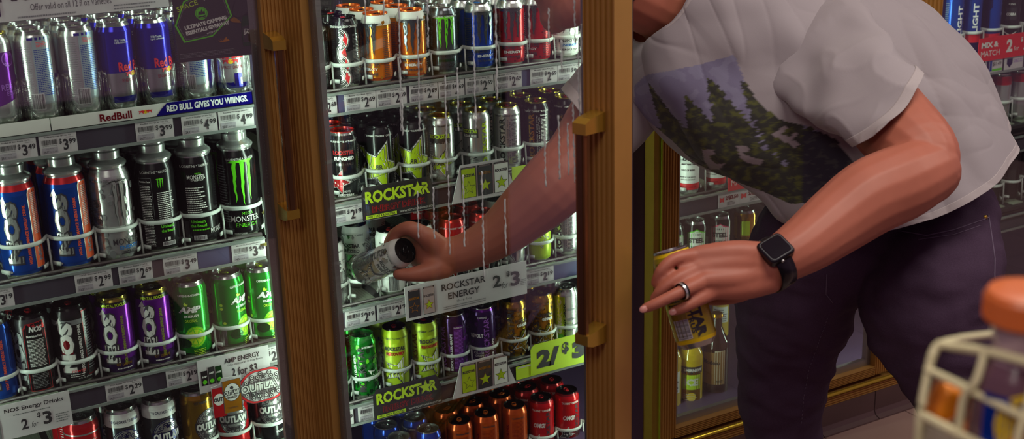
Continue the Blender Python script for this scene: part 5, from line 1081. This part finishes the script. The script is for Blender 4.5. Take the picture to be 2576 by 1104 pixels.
def seam(name, pts, r, mat, bv, parent=PERSON, dashed=False):
    P = []
    for i in range(len(pts)-1):
        for k in range(8):
            t = k/8; s_ = surf(bv, pts[i][0]*(1-t)+pts[i+1][0]*t, pts[i][1]*(1-t)+pts[i+1][1]*t, .0008)
            if s_: P.append(s_)
    if len(P) < 3: return
    q = MB()
    if dashed:
        for k in range(0, len(P)-1): q.tube([P[k], P[k]+(P[k+1]-P[k])*.6], r, mat, 5)
    else: q.tube(P, r, mat, 6)
    me = q.mesh(name); me.transform(PM); obj(name, me, parent)
seam('pocket_stitching', [(2262, 580), (2330, 592), (2400, 578), (2475, 552), (2490, 545)], .0012, JEANT, JB)
seam('pocket_stitching', [(2310, 602), (2400, 590), (2478, 563)], .0009, JEANT, JB)
seam('side_seam', [(2487, 540), (2496, 600), (2503, 650), (2502, 700), (2508, 740)], .0014, JEANT, JB)
seam('fly_seam', [(2080, 690), (2078, 740), (2098, 765)], .0011, JEANT, JB); seam('leg_stitching', [(2082, 800), (2060, 860), (2035, 930), (2022, 1000), (2015, 1080)], .0007, JEANT, JB, dashed=True)
rp = surf(JB, 2479, 546, .001)
q = MB(); q.lathe([(.0, .0025), (.003, .002), (.0045, .0)], GOLDB, 12); me = q.mesh('rivet'); d_ = (CAM-rp).normalized(); me.transform(PM @ Matrix.Translation(rp) @ d_.to_track_quat('Z', 'Y').to_matrix().to_4x4()); obj('rivet', me, PERSON)
# shoes
for px, py, z in ((1990, 1330, 2.86), (2497, 1370, 2.57)):
    a_ = atz(px, py, z); q = MB(); chain(q, [(a_.x+.06, a_.y+.02, .05, .045), (a_.x-.02, a_.y, .055, .05), (a_.x-.12, a_.y-.02, .045, .045), (a_.x-.19, a_.y-.03, .038, .036)], mat=pm('ink'), world=True); chain(q, [(a_.x, a_.y, .10, .045), (a_.x+.01, a_.y, .05, .05)], mat=pm('ink'), world=True); fuse(q, 'shoe', .007, 2, M('shoe', (40, 36, 42), 0, .6))

# t-shirt: open tubes of cloth (torso, two sleeves) with hems
def loft(rings, nu, nv):
    """rings: centre (px,py,z), A (px dx,dy), B (px dx, dy, metres of depth) -> grid of points, ring by ring"""
    R_ = []
    for C, A, B in rings:
        c = atz(*C); a = atz(C[0]+A[0], C[1]+A[1], C[2])-c; bb = atz(C[0]+B[0], C[1]+B[1], C[2]+B[2]/K)-c
        R_.append(tuple(c)+tuple(a)+tuple(bb))
    S = catmull(R_, max(2, nv//(len(R_)-1))); grid = []
    for s_ in S:
        c, a, bb = Vector(s_[:3]), Vector(s_[3:6]), Vector(s_[6:9]); grid.append([c+a*math.cos(6.283185*k/nu)+bb*math.sin(6.283185*k/nu) for k in range(nu)])
    return grid
TORSO = [((1666, 2, 2.38), (-46, 106), (68, -14, -.085)), ((1685, 18, 2.395), (-90, 132), (86, -8, -.105)), ((1735, 55, 2.42), (-140, 185), (112, 8, -.135)), ((1845, 105, 2.45), (-196, 205), (92, 32, -.155)),
         ((2000, 190, 2.47), (-282, 190), (70, 60, -.170)), ((2110, 260, 2.48), (-290, 172), (55, 80, -.175)), ((2185, 330, 2.48), (-292, 140), (50, 105, -.182)), ((2228, 385, 2.48), (-292, 110), (48, 130, -.195)), ((2255, 418, 2.48), (-290, 82), (45, 147, -.205))]
SL_N = [((1950, 50, 2.47), (92, -104), (10, 10, -.085)), ((2025, 98, 2.365), (106, -120), (28, 22, -.105)), ((2110, 170, 2.28), (104, -112), (30, 24, -.100)), ((2180, 232, 2.235), (94, -98), (26, 22, -.104)), ((2226, 270, 2.205), (90, -92), (24, 22, -.106))]
SL_F = [((1655, 165, 2.53), (70, 85), (0, 0, -.09)), ((1595, 205, 2.52), (74, 95), (0, 0, -.10)), ((1540, 262, 2.49), (76, 98), (0, 0, -.105)), ((1490, 318, 2.455), (76, 92), (0, 0, -.105))]
def folds(grid, seed, amp, dirs):
    """soft cloth folds: noise stretched along the given pull direction"""
    out = []; nv = len(grid); nu = len(grid[0])
    for i, rw_ in enumerate(grid):
        o = []
        for k, p in enumerate(rw_):
            t = grid[min(i+1,nv-1)][k]-grid[max(i-1,0)][k]; s_ = rw_[(k+1)%nu]-rw_[k-1]; n_ = s_.cross(t)
            n_ = n_.normalized() if n_.length > 1e-9 else Vector((0,0,1))
            d = 0
            for (dx, dy, dz), fq, am in dirs:
                ax = Vector((dx, dy, dz)).normalized(); pa = p-ax*p.dot(ax)*.92; nn_ = noise.noise(pa*fq+Vector((seed, seed*2, 0)))
                d += am*(nn_-.9*max(0, nn_-.12)+.9*max(0, .06-abs(nn_-.1))*1.2)
            e = min(1, i/6.0)
            o.append(p+n_*amp*d*e)
        out.append(o)
    return out
PRINT = [(1598,214),(1627,188),(1689,177),(1758,163),(1847,137),(1872,200),(1905,255),(1960,300),(2040,318),(2100,350),(2165,428),(2150,470),(2110,505),(1990,512),(1925,482),(1830,446),(1750,408),(1690,350),(1630,300),(1598,262)]
def inside(p, poly):
    x, y = p; c = False; j_ = len(poly)-1
    for i in range(len(poly)):
        xi, yi = poly[i]; xj, yj = poly[j_]
        if (yi > y) != (yj > y) and x < (xj-xi)*(y-yi)/(yj-yi)+xi: c = not c
        j_ = i
    return c
def topx(P):
    d = P-CAM; c = Vector((d.x*WX.x+d.y*WY.x+d.z*WZ.x, d.x*WX.y+d.y*WY.y+d.z*WZ.y, d.x*WX.z+d.y*WY.z+d.z*WZ.z)); return (c.x/c.z*F+CX, c.y/c.z*F+CY)
# printed landscape, in the shirt's own chart: trees as (tip, foot, half width), letters as outlines
TREES = [((1632,205),(1700,345),26), ((1668,268),(1715,350),30), ((1722,236),(1800,395),46), ((1728,295),(1765,360),22), ((1780,195),(1868,385),66), ((1862,203),(1960,330),50), ((1880,215),(1935,300),26), ((1905,262),(2040,400),70)]
def treeline(p):
    for (tx, ty), (fx_, fy_), hw in TREES:
        dx, dy = fx_-tx, fy_-ty; L2 = dx*dx+dy*dy; t = ((p[0]-tx)*dx+(p[1]-ty)*dy)/L2
        if t < 0 or t > 1.3: continue
        e = abs((p[0]-tx)*dy-(p[1]-ty)*dx)/math.sqrt(L2); w_ = hw*min(1, t)**.8*(1+.45*noise.noise(Vector((t*26, tx*.07, e*.02))))
        if e < w_: return True
    return False
LET = [[(1768,375),(1795,374),(1800,386),(1785,392),(1800,410),(1822,410),(1812,424),(1788,424),(1772,400)],
       [(1853,366),(1878,366),(1886,378),(1866,384),(1890,394),(1922,402),(1914,414),(1882,408),(1862,394)],
       [(1940,338),(1972,316),(1980,322),(1966,336),(1985,346),(1998,332),(2006,338),(1992,352),(2014,360),(2002,372)]]
def shirtcolor(p):
    if not inside(p, PRINT): return (150, 141, 144)
    n1 = noise.noise(Vector((p[0]*.03, p[1]*.03, 1))); n2 = noise.noise(Vector((p[0]*.055, p[1]*.075, 4)))+.4*noise.noise(Vector((p[0]*.2, p[1]*.2, 9)))
    for l in LET:
        if inside(p, l): return (140, 128, 132)
    low = p[1] > 330+(p[0]-1690)*.28+14*n1
    if p[0] > 2020 and p[1] > 330: return (44, 38, 52) if n2 < .25 else (62, 58, 62)
    if treeline(p) or low:
        if n2 > .30: return (84, 86, 42)
        if n2 > .05: return (66, 66, 44)
        return (50, 48, 44)
    return (118, 112, 138) if n1 < .12 else (128, 124, 148)
def cloth_mat():
    m = bpy.data.materials.new('tshirt_cotton'); m.use_nodes = True; N = m.node_tree.nodes; L = m.node_tree.links; bs = N['Principled BSDF']
    at_ = N.new('ShaderNodeVertexColor'); at_.layer_name = 'print'; nz = N.new('ShaderNodeTexNoise'); nz.inputs['Scale'].default_value = 700
    tc = N.new('ShaderNodeTexCoord'); L.new(tc.outputs['Object'], nz.inputs['Vector'])
    bp = N.new('ShaderNodeBump'); bp.inputs['Strength'].default_value = .12; bp.inputs['Distance'].default_value = .001; L.new(nz.outputs['Fac'], bp.inputs['Height']); L.new(bp.outputs[0], bs.inputs['Normal'])
    L.new(at_.outputs['Color'], bs.inputs['Base Color']); bs.inputs['Roughness'].default_value = .9; bs.inputs['Sheen Weight'].default_value = .15; return m
COTTON = cloth_mat()
def grid_mesh(parts, name):
    vs, fs, cols = [], [], []
    for g, printed in parts:
        b0 = len(vs); nu = len(g[0])
        for i, r_ in enumerate(g):
            for k, p in enumerate(r_):
                vs.append(tuple(p)); cc = (150, 141, 144)
                if printed and math.sin(6.283185*k/nu) > -.55: cc = shirtcolor(topx(p))
                cols.append((*lin(cc), 1))
        fs += [(b0+i*nu+k, b0+i*nu+(k+1)%nu, b0+(i+1)*nu+(k+1)%nu, b0+(i+1)*nu+k) for i in range(len(g)-1) for k in range(nu)]
    me = bpy.data.meshes.new(name); me.from_pydata(vs, [], fs); ca = me.color_attributes.new('print', 'FLOAT_COLOR', 'POINT')
    ca.data.foreach_set('color', [x for c in cols for x in c]); me.materials.append(COTTON); me.polygons.foreach_set('use_smooth', [True]*len(fs)); me.update()
    me.transform(PM); o = obj(name, me, PERSON); sd = o.modifiers.new('thickness', 'SOLIDIFY'); sd.thickness = .0022; sd.offset = -1; return o
gt = folds(loft(TORSO, 360, 288), 3.1, .020, [(tuple(atz(2150, 330, 2.3)-atz(1800, 30, 2.3)), 11, .9), (tuple(atz(1960, 260, 2.3)-atz(1860, 0, 2.3)), 16, .8), (tuple(atz(2060, 300, 2.3)-atz(1760, 330, 2.3)), 14, .45)])
gn = folds(loft(SL_N, 140, 80), 8.4, .018, [(tuple(atz(2230, 280, 2.2)-atz(2000, 60, 2.2)), 13, .9), (tuple(atz(2200, 180, 2.2)-atz(2030, 260, 2.2)), 16, .8)])
gf = folds(loft(SL_F, 110, 60), 5.2, .009, [((-.6, 0, -.7), 10, .8), ((.5, 0, .8), 17, .4)])
SHIRT = grid_mesh([(gt, True), (gn, False), (gf, False)], 't_shirt')
def hemband(g, i0, name, up):
    """a stitched band at an open edge"""
    nu = len(g[0]); rows = g[i0-up:i0+1] if up > 0 else g[i0:i0-up+1]
    vs, fs = [], []
    cen = sum((p for p in rows[0]), Vector())/nu
    for r_ in rows: vs += [tuple(p+(p-cen).normalized()*.0016) for p in r_]
    m = len(rows); fs = [(i*nu+k, i*nu+(k+1)%nu, (i+1)*nu+(k+1)%nu, (i+1)*nu+k) for i in range(m-1) for k in range(nu)]
    q = MB(); q.add(vs, fs, M('hem_cotton', (166, 156, 156), 0, .9, .05, 300, .1), True); me = q.mesh(name); me.transform(PM); o = obj(name, me, SHIRT); s_ = o.modifiers.new('thickness', 'SOLIDIFY'); s_.thickness = .0015; return o
hemband(gt, len(gt)-1, 'bottom_hem', 14); hemband(gn, len(gn)-1, 'sleeve_hem', 11); hemband(gf, len(gf)-1, 'sleeve_hem', 8); hemband(gt, 0, 'collar', -13)

# watch, ring, held cans
a_ = atz(1960, 655, 2.0); e_ = atz(2040, 606, 2.02); ax = (e_-a_).normalized(); ctr = atz(1942, 666, 1.992)
vw = (CAM-ctr).normalized(); up = Vector((0, 0, 1)); nrm = (vw*.80+up*.55+Vector((-.25, 0, 0))); nrm = (nrm-ax*nrm.dot(ax)).normalized(); sd_ = ax.cross(nrm)
RW = pxm(60, 1.99)+.002
WM = Matrix((( sd_.x, ax.x, nrm.x), (sd_.y, ax.y, nrm.y), (sd_.z, ax.z, nrm.z))).to_4x4(); WM = Matrix.Translation(ctr) @ WM
wt = thing('wrist_watch', 'black square smart watch worn on the man\'s near wrist', 'watch'); wt.matrix_world = WM
WB = M('watch_black', (24, 20, 26), .3, .25); WSC = M('watch_screen', (14, 12, 16), 0, .06)
def rbox(mb, sx, sy, z0, z1, r, mat, n=5):
    pts = []
    for cx_, cy_, a0 in ((sx-r, sy-r, 0), (-sx+r, sy-r, 90), (-sx+r, -sy+r, 180), (sx-r, -sy+r, 270)):
        pts += [(cx_+r*math.cos(math.radians(a0+90*k/n)), cy_+r*math.sin(math.radians(a0+90*k/n))) for k in range(n+1)]
    m = len(pts); q = [(1, z0), (1, z1-.003), (.94, z1-.0008), (.86, z1)]
    vs = [(x*s_, y*s_, z) for s_, z in q for x, y in pts]
    mb.add(vs, [(i*m+k, i*m+(k+1)%m, (i+1)*m+(k+1)%m, (i+1)*m+k) for i in range(3) for k in range(m)]+[tuple(3*m+k for k in range(m)), tuple(range(m))[::-1]], mat, False)
q = MB(); rbox(q, .0235, .0255, RW-.004, RW+.010, .009, WB); q.build('case', wt)
q = MB(); rbox(q, .0200, .0220, RW+.0095, RW+.0108, .007, WSC); q.build('screen', wt)
q = MB(); q.tube([(.0235, -.006, RW+.004), (.0275, -.006, RW+.004)], .0032, pm('alu'), 12); q.build('crown', wt)
q = MB(); n = 40; vs = []
for k in range(n+1):
    t = math.radians(28+304*k/n)
    for yy in (-.0155, .0155):
        for rr_ in (RW+.0005, RW+.0035): vs.append((rr_*math.sin(t), yy, rr_*math.cos(t)))
fs = []
for k in range(n):
    o = k*4; fs += [(o+1,o+5,o+7,o+3), (o,o+2,o+6,o+4), (o,o+4,o+5,o+1), (o+2,o+3,o+7,o+6)]
q.add(vs, fs, WB, True); q.build('strap', wt)
p0, p1 = atz(1728, 727, 1.929), atz(1706, 737, 1.921); d_ = (p1-p0).normalized(); rr_ = pxm(20.5, 1.94)
fr = thing('finger_ring', 'dark metal ring on the finger gripping the yellow can', 'ring'); fr.matrix_world = Matrix.Translation((p0+p1)/2) @ d_.to_track_quat('Z', 'Y').to_matrix().to_4x4()
q = MB(); q.lathe([(rr_-.001, -.004), (rr_+.0012, -.0038), (rr_+.0016, 0, pm('silver')), (rr_+.0012, .0038), (rr_-.001, .004)], pm('charcoal'), 28); q.build('band', fr)

can('held_lemon', R0, H0, [(0,'yellow'),(.03,'citron'),(.9,'citron')], 'alu','alu','blacklid', lambda a, R, H: (a.rect(-.028,.0,.02,H*.90,'olive'), a.lines(-.026,-.002,H*.42,H*.88,14,'charcoal',.5,.2), a.barcode(-.024,.0,.018,H*.30,vert=False), a.text('ROCKSTAR',.018,H*.48,.017,'ink',H*.76,rot=-90,bold=.06), a.text('CITRUS',.006,H*.30,.008,'ink',H*.30,rot=-90,bold=.04), a.text('TAURINE',.010,H*.80,.006,'ink',.020), a.lines(.004,.03,H*.76,H*.86,3,'ink',.4)), 'yellow')
def held(kind, top_, bot_, spin, sc, label):
    t_, b0 = atz(*top_), atz(*bot_); d, R, H = KIND[kind]; axz = (t_-b0).normalized(); front = (CAM-b0); front = (front-axz*front.dot(axz)).normalized(); yv = -front; xv = yv.cross(axz)
    m = Matrix(((xv.x, yv.x, axz.x), (xv.y, yv.y, axz.y), (xv.z, yv.z, axz.z))).to_4x4()
    r = thing('drink_can', label, 'can'); r.matrix_world = Matrix.Translation(b0) @ m @ Matrix.Rotation(math.radians(spin), 4, 'Z') @ Matrix.Scale(sc, 4)
    for k, me in d.items(): obj(PARTN[k], me, r)
    return r
held('held_lemon', (1683, 614, 2.0), (1757, 868, 2.0), -10, 1.08, 'yellow can with barcode gripped in the man\'s watch hand')
held('rs_pure', (1026, 627, 2.410), (906, 683, 2.505), 40, SM, 'white and grey can tilted in the hand reaching into the cooler')
# ------------------------------------------------------------------ wire basket in the foreground
WIRE = M('basket_wire', (222, 214, 168), 0, .4, .08, 30)
def A(px, py, z=.80): return atz(px, py, z)
bk = thing('wire_basket', 'cream coated wire basket close to the camera', 'basket', tuple(A(2450, 1250, .85)))
BM = Matrix.Translation(bk.location).inverted()
def wire(pts, r=.0028, name='wire'):
    P = [A(*p) for p in pts]; S = [Vector(s_) for s_ in catmull([tuple(p) for p in P], 6)]
    q = MB(); q.tube(S, r, WIRE, 8); me = q.mesh(name); me.transform(BM); obj(name, me, bk)
wire([(2343, 900, .82), (2362, 868, .82), (2400, 872, .81), (2480, 884, .78), (2576, 908, .75), (2680, 935, .72)], .0034, 'rim_wire')
wire([(2343, 900, .82), (2330, 960, .82), (2315, 1045, .82), (2310, 1130, .83), (2310, 1250, .84)], .0032, 'corner_wire')
wire([(2330, 928, .82), (2400, 960, .80), (2500, 1012, .77), (2640, 1080, .73)])
wire([(2314, 1040, .82), (2400, 1085, .80), (2500, 1135, .77), (2640, 1200, .73)], .0032)
wire([(2310, 1150, .83), (2400, 1200, .80), (2640, 1320, .73)])
wire([(2478, 884, .78), (2455, 960, .78), (2425, 1000, .79), (2410, 1100, .80), (2400, 1250, .81)])
wire([(2610, 916, .74), (2590, 1010, .745), (2560, 1110, .75), (2540, 1260, .76)])
wire([(2362, 868, .82), (2420, 852, .90), (2520, 840, 1.0), (2640, 835, 1.08)], .0034, 'rim_wire')
q = MB(); pv = [A(2318, 1062, .825), A(2640, 1225, .735), A(2640, 1420, .735), A(2318, 1300, .835)]; nn = (pv[1]-pv[0]).cross(pv[3]-pv[0]).normalized()*.002
q.add([tuple(p) for p in pv]+[tuple(p+nn) for p in pv], [(0,1,2,3),(4,7,6,5),(0,4,5,1),(1,5,6,2),(2,6,7,3),(3,7,4,0)], M('basket_card', (150, 138, 118), 0, .6)); me = q.mesh('front_card'); me.transform(BM); obj('front_card', me, bk)
# bottle with orange cap
bz = .80; c0 = A(2545, 1150, bz); s = pxm(1, bz)
PLAST = M('soda_liquid', (96, 66, 76), 0, .12, .2, 30, spec=.7); PETC = M('bottle_plastic', (176, 150, 156), 0, .15, .15, 30, spec=.7); OCAP = M('orange_cap', (206, 104, 48), 0, .4, .05, 30)
bt = thing('soda_bottle', 'plastic bottle with orange cap standing in the wire basket', 'bottle', tuple(c0), (0, 0, math.atan2(CAM.x-c0.x, -(CAM.y-c0.y))))
def zt(py): return (1150-py)*s/.955
q = MB(); q.lathe([(0, zt(1400)), (112*s, zt(1400)), (112*s, zt(1000)), (108*s, zt(960)), (96*s, zt(920)), (78*s, zt(890), PETC), (70*s, zt(860), PETC), (76*s, zt(830), PETC), (84*s, zt(800), PETC), (84*s, zt(770), PETC), (0, zt(768), PETC)], PLAST, 32); q.build('body', bt)
q = MB(); q.lathe([(88*s, zt(800)), (100*s, zt(790)), (100*s, zt(735)), (92*s, zt(722)), (60*s, zt(716)), (0, zt(715))], OCAP, 32)
for k in range(40): t = 6.2832*k/40; q.box(100*s*math.cos(t)-.0006, 100*s*math.cos(t)+.0006, 100*s*math.sin(t)-.0006, 100*s*math.sin(t)+.0006, zt(788), zt(738), OCAP)
q.build('cap', bt)
a = Art(112*s); a.rect(-.022, .045, zt(1240), zt(950), 'blue'); a.disc(.006, zt(1020), .019, 'yellow', .024); a.disc(.010, zt(1090), .015, 'redpaint', .018); a.disc(.013, zt(1100), .008, 'white', .009); a.build('label', bt)
# snack packets
def packet(px, py, z, wpx, hpx, mat, lab, tilt):
    r = thing('snack_packet', lab, 'packet', tuple(A(px, py, z)), (0, math.radians(tilt), math.radians(-25))); w_, h_ = pxm(wpx, z), pxm(hpx, z)
    n, m = 10, 14; vs, fs = [], []
    for sgn in (-1, 1):
        for i in range(m+1):
            for k in range(n+1):
                u, v = k/n*2-1, i/m*2-1; bul = (max(0, 1-u**4)*max(0, 1-abs(v)**6))**.6*.012
                vs.append((u*w_/2, sgn*(bul+.0003)+.001*noise.noise(Vector((u*4, v*4, sgn))), v*h_/2))
    st = (n+1)*(m+1)
    for q_ in range(2):
        for i in range(m):
            for k in range(n):
                o = q_*st+i*(n+1)+k; fs.append((o, o+1, o+n+2, o+n+1) if q_ == 0 else (o, o+n+1, o+n+2, o+1))
    q = MB(); q.add(vs, fs, mat, True); q.build('pouch', r)
    for sgn in (-1, 1):
        q = MB(); q.box(-w_/2, w_/2, -.0012, .0012, sgn*h_/2-.004, sgn*h_/2+.004, pm('alu')); q.build('crimped_end', r)
packet(2372, 1015, .84, 64, 120, M('packet_orange', (226, 130, 24), .2, .3), 'orange snack packet behind the basket corner', 18)
packet(2445, 1040, .87, 80, 150, M('packet_brown', (84, 56, 66), .1, .4), 'dark brown snack packet beside the orange packet', 10)
packet(2420, 1100, .83, 90, 90, M('packet_rust', (160, 84, 30), .2, .35), 'rust coloured snack packet low in the basket', -25)
# one shared label means one shared group
for lab, os_ in LABELS.items():
    if len(os_) > 1:
        for o in os_: o['group'] = o.get('group') or ('look-alikes: '+lab)[:60]
